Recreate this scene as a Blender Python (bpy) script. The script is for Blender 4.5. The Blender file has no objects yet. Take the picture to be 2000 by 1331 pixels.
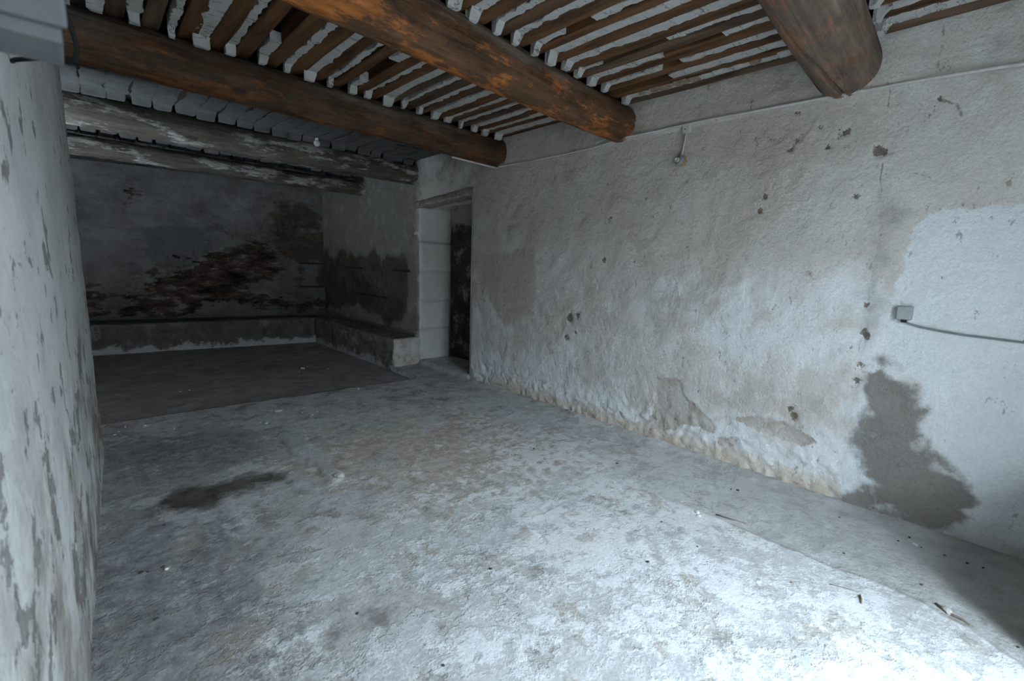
import bpy, bmesh, math, random
import numpy as np
from mathutils import Matrix, Vector

random.seed(7)
rng = np.random.default_rng(11)
SC = bpy.context.scene
COL = SC.collection

# ---------------------------------------------------------------- camera
F, CX, CY = 900.0, 1000.0, 665.5          # focal length and centre, in pixels of the 2000 x 1331 frame
H = 1.30                                  # lens height above the floor
def _d(p): return np.array([p[0] - CX, p[1] - CY, F])
_vx, _vy = _d((1840, 545)), _d((150, 490))
_up = np.cross(_vx, _vy); _up /= np.linalg.norm(_up)
if _up[1] > 0: _up = -_up
_Y = _vy / np.linalg.norm(_vy)
_X = np.cross(_Y, _up); _X /= np.linalg.norm(_X)
R = np.array([_X, _Y, _up])
C0 = np.array([0, 0, H])
cam_data = bpy.data.cameras.new('camera')
cam = bpy.data.objects.new('camera', cam_data); COL.objects.link(cam)
_r, _u, _b = R @ np.array([1, 0, 0]), R @ np.array([0, -1, 0]), R @ np.array([0, 0, -1])
cam.matrix_world = Matrix(((_r[0], _u[0], _b[0], 0), (_r[1], _u[1], _b[1], 0), (_r[2], _u[2], _b[2], H), (0, 0, 0, 1)))
cam_data.sensor_width = 36.0
cam_data.lens = 36.0 * F / 2000.0
cam_data.clip_start = 0.02
cam_data.dof.use_dof = True
cam_data.dof.focus_distance = 3.8
cam_data.dof.aperture_fstop = 3.2
SC.camera = cam

def ray(px, py): return R @ _d((px, py))
def on_z(px, py, z=0.0):
    r = ray(px, py); return C0 + r * ((z - H) / r[2])
def on_plane(px, py, p0, n):
    r = ray(px, py); n = np.array(n, float); return C0 + r * (np.dot(np.array(p0) - C0, n) / np.dot(r, n))

# ---------------------------------------------------------------- daylight and exposure
world = bpy.data.worlds.new('overcast_sky'); SC.world = world
world.use_nodes = True
_bg = world.node_tree.nodes['Background']
_bg.inputs['Color'].default_value = (0.70, 0.865, 1.0, 1)
_bg.inputs['Strength'].default_value = 24.0

DOOR_X0, DOOR_X1, DOOR_Y0, DOOR_Y1, DOOR_Z = 0.85, 1.75, -0.90, -1.30, 2.3   # open doorway behind the camera
_pl = bpy.data.lights.new('daylight_portal', 'AREA')
_pl.shape = 'RECTANGLE'; _pl.size = DOOR_X1 - DOOR_X0; _pl.size_y = DOOR_Z
_pl.cycles.is_portal = True
portal = bpy.data.objects.new('daylight_portal', _pl); COL.objects.link(portal)
portal.location = ((DOOR_X0 + DOOR_X1) / 2, DOOR_Y1 - 0.01, DOOR_Z / 2)
portal.rotation_euler = (math.radians(90), 0, 0)       # faces +y, into the room

SC.view_settings.view_transform = 'Standard'
SC.view_settings.look = 'None'
SC.view_settings.gamma = 1.0
SC.view_settings.use_curve_mapping = False
SC.view_settings.exposure = 0.88
SC.cycles.use_denoising = True
SC.cycles.diffuse_bounces = 5
SC.cycles.max_bounces = 8
SC.cycles.use_adaptive_sampling = True
SC.cycles.adaptive_threshold = 0.04
SC.cycles.adaptive_min_samples = 16

# ---------------------------------------------------------------- numeric helpers
_perm = rng.permutation(4096)
def _hash(ix, iy, iz):
    h = _perm[ix & 4095]; h = _perm[(h + iy) & 4095]; h = _perm[(h + iz) & 4095]
    return h / 4095.0
def vnoise(x, y, z=0.0):
    x, y, z = np.broadcast_arrays(np.asarray(x, float), np.asarray(y, float), np.asarray(z, float))
    ix, iy, iz = np.floor(x).astype(int), np.floor(y).astype(int), np.floor(z).astype(int)
    fx, fy, fz = x - ix, y - iy, z - iz
    fx, fy, fz = [t * t * (3 - 2 * t) for t in (fx, fy, fz)]
    out = 0
    for dx in (0, 1):
        for dy in (0, 1):
            for dz in (0, 1):
                w = (fx if dx else 1 - fx) * (fy if dy else 1 - fy) * (fz if dz else 1 - fz)
                out = out + w * _hash(ix + dx, iy + dy, iz + dz)
    return out * 2 - 1
def fbm(x, y, z=0.0, s=1.0, o=4, g=0.5):
    a, t, n = 1.0, 0, 0
    for k in range(o):
        t = t + a * vnoise(np.asarray(x) * s + 17.3 * k, np.asarray(y) * s + 5.1 * k, np.asarray(z) * s + 9.7 * k)
        n += a; a *= g; s *= 2.03
    return t / n
def sstep(a, b, x):
    t = np.clip((x - a) / (b - a), 0, 1); return t * t * (3 - 2 * t)
def seg_dist(P, A, B):
    d = B - A; L = max(np.dot(d, d), 1e-12)
    t = np.clip(((P - A) @ d) / L, 0, 1)
    return np.linalg.norm(P - (A + t[:, None] * d), axis=1)
def poly_sdf(P, poly):
    """signed distance, positive inside"""
    poly = np.array(poly, float); n = len(poly)
    d = np.full(len(P), 1e9); ins = np.zeros(len(P), bool)
    for i in range(n):
        A, B = poly[i], poly[(i + 1) % n]
        d = np.minimum(d, seg_dist(P, A, B))
        c = ((A[1] > P[:, 1]) != (B[1] > P[:, 1]))
        with np.errstate(divide='ignore', invalid='ignore'):
            xx = (B[0] - A[0]) * (P[:, 1] - A[1]) / (B[1] - A[1] if B[1] != A[1] else 1e-9) + A[0]
        ins ^= c & (P[:, 0] < xx)
    return np.where(ins, d, -d)
def line_dist(P, pts):
    pts = np.array(pts, float); d = np.full(len(P), 1e9)
    for i in range(len(pts) - 1): d = np.minimum(d, seg_dist(P, pts[i], pts[i + 1]))
    return d

# ---------------------------------------------------------------- material helper
class Mat:
    def __init__(s, name, rough=0.9, spec=0.25):
        s.m = bpy.data.materials.new(name); s.m.use_nodes = True
        s.t = s.m.node_tree; s.b = s.t.nodes['Principled BSDF']
        s.b.inputs['Roughness'].default_value = rough
        s.b.inputs['Specular IOR Level'].default_value = spec
        s.coord = s.n('ShaderNodeTexCoord').outputs['Object']
        s.bumps = []
    def n(s, ty, **kw):
        nd = s.t.nodes.new(ty)
        for k, v in kw.items(): setattr(nd, k, v)
        return nd
    def put(s, sock, v):
        if isinstance(v, bpy.types.NodeSocket): s.t.links.new(v, sock)
        elif isinstance(v, (tuple, list)) and len(v) == 3 and sock.type == 'RGBA': sock.default_value = (*v, 1)
        else: sock.default_value = v
    def noise(s, scale, detail=4, rough=0.55, stretch=None, distort=0.0, off=0.0):
        c = s.coord
        if stretch or off:
            mp = s.n('ShaderNodeMapping'); s.put(mp.inputs['Vector'], c)
            mp.inputs['Scale'].default_value = stretch or (1, 1, 1)
            mp.inputs['Location'].default_value = (off, off * 1.7, off * .6); c = mp.outputs[0]
        nd = s.n('ShaderNodeTexNoise'); s.put(nd.inputs['Vector'], c)
        nd.inputs['Scale'].default_value = scale; nd.inputs['Detail'].default_value = min(detail, 6.5)
        nd.inputs['Roughness'].default_value = rough; nd.inputs['Distortion'].default_value = distort
        return nd.outputs['Fac']
    def voro(s, scale, feature='F1', rnd=1.0, stretch=None):
        c = s.coord
        if stretch:
            mp = s.n('ShaderNodeMapping'); s.put(mp.inputs['Vector'], c); mp.inputs['Scale'].default_value = stretch; c = mp.outputs[0]
        nd = s.n('ShaderNodeTexVoronoi', feature=feature); s.put(nd.inputs['Vector'], c)
        nd.inputs['Scale'].default_value = scale; nd.inputs['Randomness'].default_value = rnd
        return nd.outputs['Distance']
    def attr(s, name): return s.n('ShaderNodeAttribute', attribute_name=name).outputs['Fac']
    def xyz(s, i):
        nd = s.n('ShaderNodeSeparateXYZ'); s.put(nd.inputs[0], s.coord); return nd.outputs[i]
    def math(s, op, a, b=0.0, c=0.0, clamp=False):
        nd = s.n('ShaderNodeMath', operation=op, use_clamp=clamp)
        s.put(nd.inputs[0], a); s.put(nd.inputs[1], b)
        if op in ('MULTIPLY_ADD', 'WRAP'): s.put(nd.inputs[2], c)
        return nd.outputs[0]
    def step(s, v, a, b, lo=0.0, hi=1.0):
        nd = s.n('ShaderNodeMapRange', interpolation_type='SMOOTHSTEP')
        s.put(nd.inputs['Value'], v)
        nd.inputs['From Min'].default_value = min(a, b); nd.inputs['From Max'].default_value = max(a, b)
        nd.inputs['To Min'].default_value = lo if a < b else hi; nd.inputs['To Max'].default_value = hi if a < b else lo
        return nd.outputs[0]
    def mix(s, f, a, b, mode='MIX'):
        nd = s.n('ShaderNodeMix', data_type='RGBA', blend_type=mode)
        s.put(nd.inputs[0], f); s.put(nd.inputs[6], a); s.put(nd.inputs[7], b); return nd.outputs[2]
    def ramp(s, f, stops):
        nd = s.n('ShaderNodeValToRGB'); s.put(nd.inputs[0], f); e = nd.color_ramp.elements
        while len(e) < len(stops): e.new(0.5)
        for el, (p, c) in zip(e, stops): el.position = p; el.color = (*c, 1)
        return nd.outputs[0]
    def bump(s, h, dist, strength=1.0): s.bumps.append((h, dist, strength))
    def done(s, color, rough=None):
        s.put(s.b.inputs['Base Color'], color)
        if rough is not None: s.put(s.b.inputs['Roughness'], rough)
        prev = None
        for h, dist, st in s.bumps:
            nd = s.n('ShaderNodeBump'); nd.inputs['Distance'].default_value = dist; nd.inputs['Strength'].default_value = st
            s.put(nd.inputs['Height'], h)
            if prev: s.put(nd.inputs['Normal'], prev)
            prev = nd.outputs[0]
        if prev: s.put(s.b.inputs['Normal'], prev)
        return s.m

# ---------------------------------------------------------------- mesh helpers
def link(name, me, mat=None, parent=None, smooth=True, **props):
    o = bpy.data.objects.new(name, me); COL.objects.link(o)
    if mat: me.materials.append(mat)
    if smooth: me.polygons.foreach_set('use_smooth', np.ones(len(me.polygons), bool))
    if parent: o.parent = parent
    for k, v in props.items(): o[k] = v
    return o
def tag(o, label, cat, group=None):
    o['label'] = label; o['category'] = cat
    if group: o['group'] = group
    return o
def empty(name, loc=(0, 0, 0), **props):
    o = bpy.data.objects.new(name, None); COL.objects.link(o); o.location = loc; o.empty_display_size = 0.1
    for k, v in props.items(): o[k] = v
    return o
def mesh_from(name, V, faces):
    me = bpy.data.meshes.new(name); me.from_pydata([tuple(v) for v in V], [], faces); me.update(); return me
def grid_faces(nu, nv, keep=None, flip=False):
    i, j = np.meshgrid(np.arange(nu - 1), np.arange(nv - 1), indexing='ij')
    a = (i * nv + j).ravel()
    q = np.stack([a, a + nv, a + nv + 1, a + 1], 1)
    if flip: q = q[:, ::-1]
    if keep is not None: q = q[keep.ravel()]
    return q
def grid_mesh(name, V, quads, attrs=None):
    me = bpy.data.meshes.new(name)
    me.vertices.add(len(V)); me.vertices.foreach_set('co', np.asarray(V, np.float32).ravel())
    n = len(quads); me.loops.add(n * 4); me.polygons.add(n)
    me.loops.foreach_set('vertex_index', np.asarray(quads, np.int32).ravel())
    me.polygons.foreach_set('loop_start', np.arange(0, n * 4, 4, dtype=np.int32))
    me.update(calc_edges=True); me.validate()
    for k, v in (attrs or {}).items():
        a = me.attributes.new(k, 'FLOAT', 'POINT'); a.data.foreach_set('value', np.asarray(v, np.float32))
    return me
def box_bm(x0, x1, y0, y1, z0, z1, bevel=0.0, bm=None):
    bm = bm or bmesh.new()
    vs = [bm.verts.new((x, y, z)) for x in (x0, x1) for y in (y0, y1) for z in (z0, z1)]
    fs = [(0, 1, 3, 2), (4, 6, 7, 5), (0, 4, 5, 1), (2, 3, 7, 6), (0, 2, 6, 4), (1, 5, 7, 3)]
    faces = [bm.faces.new([vs[i] for i in f]) for f in fs]
    if bevel:
        es = list({e for f in faces for e in f.edges})
        bmesh.ops.bevel(bm, geom=es, offset=bevel, segments=2, affect='EDGES', profile=0.6)
    return bm
def bm_obj(name, bm, mat, parent=None, smooth=False, **props):
    me = bpy.data.meshes.new(name); bmesh.ops.recalc_face_normals(bm, faces=bm.faces); bm.to_mesh(me); bm.free()
    return link(name, me, mat, parent, smooth, **props)
def rough_box(name, x0, x1, y0, y1, z0, z1, res, amp, mat, parent=None, round_=0.02, warp=None, seed=0.0, nscale=9.0, **props):
    """subdivided box with rounded edges and rough, crumbly faces"""
    bm = bmesh.new()
    n = [max(2, int(round((b - a) / res)) + 1) for a, b in ((x0, x1), (y0, y1), (z0, z1))]
    ax = [np.linspace(a, b, k) for (a, b), k in zip(((x0, x1), (y0, y1), (z0, z1)), n)]
    idx = {}
    def vert(i, j, k):
        if (i, j, k) not in idx: idx[(i, j, k)] = len(idx)
        return idx[(i, j, k)]
    quads = []
    for i in range(n[0] - 1):
        for j in range(n[1] - 1):
            quads.append([vert(i, j, 0), vert(i, j + 1, 0), vert(i + 1, j + 1, 0), vert(i + 1, j, 0)])
            k = n[2] - 1; quads.append([vert(i, j, k), vert(i + 1, j, k), vert(i + 1, j + 1, k), vert(i, j + 1, k)])
    for i in range(n[0] - 1):
        for k in range(n[2] - 1):
            quads.append([vert(i, 0, k), vert(i + 1, 0, k), vert(i + 1, 0, k + 1), vert(i, 0, k + 1)])
            j = n[1] - 1; quads.append([vert(i, j, k), vert(i, j, k + 1), vert(i + 1, j, k + 1), vert(i + 1, j, k)])
    for j in range(n[1] - 1):
        for k in range(n[2] - 1):
            quads.append([vert(0, j, k), vert(0, j, k + 1), vert(0, j + 1, k + 1), vert(0, j + 1, k)])
            i = n[0] - 1; quads.append([vert(i, j, k), vert(i, j + 1, k), vert(i, j + 1, k + 1), vert(i, j, k + 1)])
    keys = np.array(list(idx.keys()))
    V = np.stack([ax[a][keys[:, a]] for a in range(3)], 1)
    lo, hi = np.array([x0, y0, z0]), np.array([x1, y1, z1])
    q = np.clip(V, lo + round_, hi - round_); d = V - q; L = np.linalg.norm(d, axis=1, keepdims=True)
    nrm = d / np.maximum(L, 1e-9); V = q + nrm * round_
    h = fbm(V[:, 0] + seed, V[:, 1], V[:, 2], nscale, 4, 0.6)
    a = amp(V) if callable(amp) else amp
    V = V + nrm * (h * a)[:, None]
    if warp: V = warp(V)
    me = grid_mesh(name, V, quads)
    return link(name, me, mat, parent, True, **props)
def tube(name, pts, r, mat, parent=None, seg=8, **props):
    """round tube along a polyline; r may be a list"""
    pts = [Vector(p) for p in pts]; n = len(pts); rr = r if isinstance(r, (list, tuple, np.ndarray)) else [r] * n
    V, Fc = [], []; ref = Vector((0.13, 0.31, 0.94))
    for i, p in enumerate(pts):
        t = (pts[min(i + 1, n - 1)] - pts[max(i - 1, 0)]).normalized()
        a = t.cross(ref).normalized(); b = t.cross(a)
        for k in range(seg):
            w = 2 * math.pi * k / seg; V.append(p + (a * math.cos(w) + b * math.sin(w)) * rr[i])
    for i in range(n - 1):
        for k in range(seg):
            k2 = (k + 1) % seg; Fc.append((i * seg + k, i * seg + k2, (i + 1) * seg + k2, (i + 1) * seg + k))
    Fc.append(tuple(range(seg - 1, -1, -1))); Fc.append(tuple((n - 1) * seg + k for k in range(seg)))
    return link(name, mesh_from(name, V, Fc), mat, parent, True, **props)
def lathe(name, prof, mat, parent=None, seg=28, loc=(0, 0, 0), axis='Z', **props):
    V, Fc = [], []
    for (r, z) in prof:
        for k in range(seg):
            w = 2 * math.pi * k / seg; V.append((r * math.cos(w), r * math.sin(w), z))
    for i in range(len(prof) - 1):
        for k in range(seg):
            k2 = (k + 1) % seg; Fc.append((i * seg + k, i * seg + k2, (i + 1) * seg + k2, (i + 1) * seg + k))
    Fc.append(tuple(range(seg - 1, -1, -1))); Fc.append(tuple((len(prof) - 1) * seg + k for k in range(seg)))
    o = link(name, mesh_from(name, V, Fc), mat, parent, True, **props)
    if axis == '-X': o.data.transform(Matrix.Rotation(math.radians(-90), 4, 'Y'))
    o.location = loc
    return o

# ---------------------------------------------------------------- room dimensions
XW = 3.1426                       # right wall plane
CEIL = 2.50                       # underside of the ceiling joists
BD = np.array([0.99709, 0.0762, 0.0])           # direction of the beams
ZB = -0.06                        # level of the sunken floor at the back
D0, D1, DTOP = 4.055, 5.09, 2.03  # doorway in the right wall
def back_y(x): return 8.65 - 0.149 * (x - 0.06)
def slab_y(x): return 4.571 - 0.05 * x                 # edge of the near floor
def left_x(y): return -0.165 + 0.046 * np.asarray(y)   # face of the left partition
RW = lambda px, py: on_plane(px, py, (XW, 0, 0), (1, 0, 0))
def rwp(pts): return np.array([RW(*p)[1:] for p in pts])

# ---------------------------------------------------------------- materials
def mat_right_wall():
    m = Mat('limewashed_plaster', 0.93, 0.15)
    n1 = m.noise(1.3, 5, 0.6); n2 = m.noise(6, 6, 0.65); n3 = m.noise(38, 4, 0.6); n4 = m.noise(3.1, 6, 0.62, off=7)
    nz = m.math('MULTIPLY_ADD', m.math('SUBTRACT', m.noise(9, 8, 0.68, off=3), 0.5), 0.22, 0)
    base = m.ramp(n1, [(0.3, (0.50, 0.445, 0.39)), (0.48, (0.61, 0.565, 0.515)), (0.7, (0.69, 0.66, 0.62))])
    lime = m.math('ADD', m.attr('lime'), m.math('MULTIPLY', m.math('SUBTRACT', n4, 0.5), 2.2))
    base = m.mix(m.step(lime, 0.25, 0.80), base, (0.76, 0.765, 0.765))
    ochre = m.math('MULTIPLY', m.step(m.math('ADD', m.attr('ochre'), m.math('MULTIPLY', m.math('SUBTRACT', n2, 0.5), 1.4)), 0.3, 0.9), 0.62)
    base = m.mix(ochre, base, (0.60, 0.475, 0.35))
    grey = m.math('MULTIPLY', m.step(m.math('ADD', m.attr('grime_shade'), m.math('MULTIPLY', m.math('SUBTRACT', n2, 0.5), 1.5)), 0.30, 1.0), 0.8)
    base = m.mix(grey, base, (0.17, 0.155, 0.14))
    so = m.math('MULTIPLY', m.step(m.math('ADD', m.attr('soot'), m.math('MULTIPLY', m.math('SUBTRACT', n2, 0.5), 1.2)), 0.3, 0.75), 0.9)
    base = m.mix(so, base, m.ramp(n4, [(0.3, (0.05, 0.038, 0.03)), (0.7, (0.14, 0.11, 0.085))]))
    bw = m.step(m.math('ADD', m.attr('fresh'), m.math('MULTIPLY', nz, 0.55)), -0.006, 0.01)
    base = m.mix(bw, base, m.ramp(n2, [(0.3, (0.70, 0.73, 0.745)), (0.7, (0.765, 0.785, 0.79))]))
    be = m.step(m.math('ADD', m.attr('beige'), m.math('MULTIPLY', nz, 0.5)), -0.03, 0.03)
    base = m.mix(m.math('MULTIPLY', be, 0.6), base, (0.47, 0.40, 0.335))
    fl = m.step(m.math('ADD', m.attr('flake'), m.math('MULTIPLY', nz, 0.6)), -0.006, 0.006)
    base = m.mix(m.math('MULTIPLY', fl, 0.85), base, m.ramp(n2, [(0.32, (0.36, 0.30, 0.255)), (0.5, (0.48, 0.42, 0.365)), (0.65, (0.58, 0.55, 0.51))]))
    ceA = m.math('ADD', m.attr('cement'), m.math('MULTIPLY', nz, 0.55))
    ce = m.math('MULTIPLY', m.step(ceA, -0.02, 0.025), m.step(m.math('ADD', n2, m.math('MULTIPLY', m.attr('cement'), 2.0)), 0.30, 0.60))
    base = m.mix(m.math('MULTIPLY', ce, 0.95), base, m.ramp(n2, [(0.3, (0.185, 0.165, 0.145)), (0.7, (0.265, 0.24, 0.215))]))
    rs = m.step(m.math('ADD', m.attr('spots'), m.math('MULTIPLY', m.math('SUBTRACT', m.noise(32, 5, 0.7, off=13), 0.5), 0.11)), -0.002, 0.006)
    base = m.mix(m.math('MULTIPLY', rs, 0.85), base, m.ramp(n3, [(0.35, (0.06, 0.05, 0.04)), (0.65, (0.20, 0.14, 0.10))]))
    ck = m.step(m.math('ADD', m.attr('crack'), m.math('MULTIPLY', nz, 0.10)), 0.0065, 0.002)
    base = m.mix(m.math('MULTIPLY', ck, 0.6), base, (0.10, 0.085, 0.07))
    sp = m.step(m.noise(15, 7, 0.78, off=1.5, stretch=(1, 1, 0.6)), 0.62, 0.66)
    base = m.mix(m.math('MULTIPLY', sp, 0.7), base, (0.24, 0.195, 0.155))
    fine = m.math('MULTIPLY_ADD', m.noise(70, 5, 0.7), 0.4, 0.80)
    base = m.mix(1.0, base, fine, 'MULTIPLY')
    m.bump(m.noise(30, 7, 0.68), 0.016, 0.6)
    m.bump(m.noise(9, 6, 0.65, off=5), 0.045, 0.5)
    return m.done(base)

def mat_left_wall():
    m = Mat('flaking_limewash', 0.92, 0.15)
    n2 = m.noise(6, 6, 0.65); n3 = m.noise(40, 4, 0.6)
    base = m.ramp(m.noise(2.2, 5, 0.6), [(0.3, (0.54, 0.54, 0.53)), (0.7, (0.72, 0.72, 0.71))])
    low = m.step(m.math('ADD', m.xyz(2), m.math('MULTIPLY', m.noise(2.5, 5, 0.6, off=5), 1.1)), 2.0, 0.7)  # browner wall foot, darkened further to paint in shade low down
    base = m.mix(m.math('MULTIPLY', low, m.step(m.noise(3.3, 6, 0.7, off=2), 0.40, 0.60)), base, m.ramp(n2, [(0.35, (0.24, 0.205, 0.17)), (0.65, (0.45, 0.40, 0.35))]))
    fl = m.step(m.math('ADD', m.noise(5.2, 6, 0.7, off=9), m.math('MULTIPLY', low, 0.05)), 0.592, 0.61)
    base = m.mix(m.math('MULTIPLY', fl, 0.8), base, m.ramp(n3, [(0.3, (0.12, 0.115, 0.11)), (0.7, (0.27, 0.25, 0.23))]))
    f2 = m.step(m.noise(13, 5, 0.7, off=4), 0.66, 0.68)
    base = m.mix(m.math('MULTIPLY', f2, 0.7), base, (0.17, 0.155, 0.14))
    m.bump(m.noise(22, 6, 0.65), 0.016, 0.6); m.bump(m.noise(6, 5, 0.6), 0.03, 0.4)
    m.bump(m.math('MULTIPLY', fl, -1.0), 0.005, 0.7)
    return m.done(base)

def mat_back_wall():
    m = Mat('dim_sooty_whitewash', 0.95, 0.1)  # sooty whitewash, coloured darker still for the weak light at the back
    n2 = m.noise(5, 6, 0.65); n3 = m.noise(32, 4, 0.6)
    nz = m.math('MULTIPLY', m.math('SUBTRACT', m.noise(6, 8, 0.72, off=3, stretch=(0.7, 0.7, 1.7)), 0.5), 0.85)
    n2 = m.noise(5, 7, 0.7, stretch=(0.6, 0.6, 1.6))
    base = m.ramp(m.math('ADD', m.math('MULTIPLY', m.noise(1.5, 5, 0.6), 0.5), m.math('MULTIPLY', m.noise(4.5, 8, 0.74, off=17, stretch=(0.6, 0.6, 1.3)), 0.5)), [(0.36, (0.078, 0.073, 0.07)), (0.62, (0.20, 0.192, 0.185))])
    cm = m.step(m.math('ADD', m.attr('cement'), m.math('MULTIPLY', nz, 0.3)), -0.01, 0.01)
    base = m.mix(m.math('MULTIPLY', cm, 0.8), base, (0.105, 0.105, 0.105))
    gm = m.math('MULTIPLY', m.step(m.math('ADD', m.attr('grime_shade'), m.math('MULTIPLY', nz, 0.6)), -0.05, 0.06), 0.9)
    base = m.mix(gm, base, m.ramp(n2, [(0.3, (0.05, 0.036, 0.027)), (0.7, (0.11, 0.082, 0.06))]))
    fl = m.step(m.math('ADD', m.attr('loss'), nz), -0.008, 0.012)
    brick = m.ramp(n2, [(0.36, (0.016, 0.013, 0.011)), (0.46, (0.055, 0.041, 0.032)), (0.55, (0.10, 0.07, 0.052)), (0.62, (0.20, 0.185, 0.17))])
    base = m.mix(fl, base, brick)
    sp = m.step(m.noise(14, 5, 0.7, off=1.5), 0.665, 0.70)
    base = m.mix(m.math('MULTIPLY', sp, 0.8), base, (0.10, 0.085, 0.07))
    m.bump(m.noise(24, 6, 0.6), 0.012, 0.6); m.bump(m.noise(6, 4, 0.6, distort=1), 0.04, 0.5); m.bump(m.math('MULTIPLY', fl, -1.0), 0.012, 0.7)
    return m.done(m.mix(1.0, base, m.math('MULTIPLY_ADD', n3, 0.3, 0.85), 'MULTIPLY'))

def mat_floor():
    m = Mat('worn_concrete', 0.86, 0.3)
    n1 = m.noise(1.6, 6, 0.6); n2 = m.noise(6, 9, 0.72); n3 = m.noise(55, 5, 0.65); n4 = m.noise(3.2, 9, 0.72, off=4); n5 = m.noise(15, 8, 0.72, off=6)
    nz = m.math('MULTIPLY', m.math('SUBTRACT', m.noise(8, 8, 0.7, off=3), 0.5), 0.5)
    base = m.ramp(n2, [(0.38, (0.27, 0.25, 0.235)), (0.47, (0.41, 0.395, 0.375)), (0.58, (0.54, 0.53, 0.515))])
    L1 = m.step(m.math('ADD', m.math('MULTIPLY', m.noise(3.6, 10, 0.74, off=21), 1.0), m.math('MULTIPLY', m.attr('salt'), 0.12)), 0.52, 0.56)
    base = m.mix(m.math('MULTIPLY', L1, 0.75), base, m.ramp(n5, [(0.38, (0.46, 0.465, 0.47)), (0.58, (0.63, 0.635, 0.635))]))
    warm = m.step(m.math('ADD', m.attr('warm'), m.math('MULTIPLY', m.math('SUBTRACT', n4, 0.5), 2.6)), 0.25, 0.6)
    base = m.mix(m.math('MULTIPLY', warm, 0.7), base, m.ramp(n5, [(0.38, (0.38, 0.30, 0.225)), (0.58, (0.58, 0.505, 0.41))]))
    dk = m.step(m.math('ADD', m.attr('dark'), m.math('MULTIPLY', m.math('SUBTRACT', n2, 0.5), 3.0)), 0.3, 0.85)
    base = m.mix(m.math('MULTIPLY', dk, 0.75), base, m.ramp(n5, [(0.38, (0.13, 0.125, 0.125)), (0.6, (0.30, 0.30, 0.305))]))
    ef = m.step(m.math('ADD', m.math('MULTIPLY', m.attr('salt'), 0.16), m.math('ADD', m.math('MULTIPLY', n4, 0.55), m.math('MULTIPLY', n5, 0.45))), 0.60, 0.69)
    base = m.mix(m.math('MULTIPLY', ef, 0.85), base, (0.72, 0.73, 0.735))
    rst = m.step(m.noise(3.1, 10, 0.75, off=15), 0.56, 0.62)
    base = m.mix(m.math('MULTIPLY', rst, 0.6), base, (0.37, 0.315, 0.26))
    vein = m.math('ABSOLUTE', m.math('SUBTRACT', m.noise(4.5, 8, 0.66, off=8), 0.5))
    vm = m.math('MULTIPLY', m.math('MULTIPLY', m.step(vein, 0.018, 0.002), m.step(m.noise(3, 3, 0.5, off=11), 0.5, 0.6)), m.math('MULTIPLY', m.attr('salt'), 0.85))
    base = m.mix(vm, base, (0.76, 0.765, 0.77))
    gut = m.step(m.math('ADD', m.attr('gutter'), m.math('MULTIPLY', nz, 0.16)), -0.01, 0.03)
    base = m.mix(m.math('MULTIPLY', gut, m.attr('gutw')), base, m.ramp(n2, [(0.3, (0.33, 0.325, 0.31)), (0.7, (0.50, 0.495, 0.48))]))
    st = m.step(m.math('ADD', m.attr('strip'), m.math('MULTIPLY', nz, 0.10)), -0.004, 0.012)
    base = m.mix(m.math('MULTIPLY', st, 0.7), base, m.ramp(n2, [(0.3, (0.42, 0.42, 0.42)), (0.7, (0.58, 0.585, 0.58))]))
    te = m.step(m.math('ADD', m.attr('teal'), m.math('MULTIPLY', m.math('SUBTRACT', n2, 0.5), 1.2)), 0.3, 1.1)
    base = m.mix(m.math('MULTIPLY', te, 0.4), base, (0.36, 0.50, 0.46))
    br = m.step(m.math('ADD', m.attr('stain'), m.math('MULTIPLY', nz, 0.8)), -0.10, 0.05)
    base = m.mix(m.math('MULTIPLY', br, 0.93), base, m.ramp(n2, [(0.36, (0.028, 0.024, 0.02)), (0.6, (0.13, 0.108, 0.085))]))
    ck = m.step(m.math('ADD', m.attr('crack'), m.math('MULTIPLY', nz, 0.14)), 0.022, 0.0)
    base = m.mix(m.math('MULTIPLY', ck, 0.55), base, (0.26, 0.22, 0.18))
    sp = m.step(m.noise(26, 6, 0.75, off=1.5), 0.67, 0.71)
    base = m.mix(m.math('MULTIPLY', sp, 0.55), base, (0.17, 0.15, 0.13))
    base = m.mix(1.0, base, m.math('MULTIPLY_ADD', m.noise(80, 5, 0.72), 0.6, 0.70), 'MULTIPLY')
    m.bump(n3, 0.006, 0.6); m.bump(n5, 0.007, 0.5); m.bump(m.math('ADD', L1, m.math('MULTIPLY', ef, 0.7)), 0.004, 0.6)
    return m.done(base, m.step(n2, 0.3, 0.7, 0.72, 0.95))

def mat_back_floor():
    m = Mat('dark_cement_screed', 0.8, 0.3)
    n2 = m.noise(4, 7, 0.65, distort=0.5); n3 = m.noise(30, 5, 0.65)
    base = m.ramp(n2, [(0.3, (0.19, 0.18, 0.165)), (0.5, (0.30, 0.285, 0.265)), (0.7, (0.40, 0.385, 0.36))])
    sc = m.step(m.noise(9, 5, 0.7, stretch=(0.5, 1.4, 1), off=2), 0.665, 0.72)
    base = m.mix(m.math('MULTIPLY', sc, 0.75), base, (0.52, 0.53, 0.53))
    base = m.mix(1.0, base, m.math('MULTIPLY_ADD', n3, 0.4, 0.8), 'MULTIPLY')
    m.bump(n3, 0.005, 0.5); m.bump(n2, 0.012, 0.4)
    return m.done(base)

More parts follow.
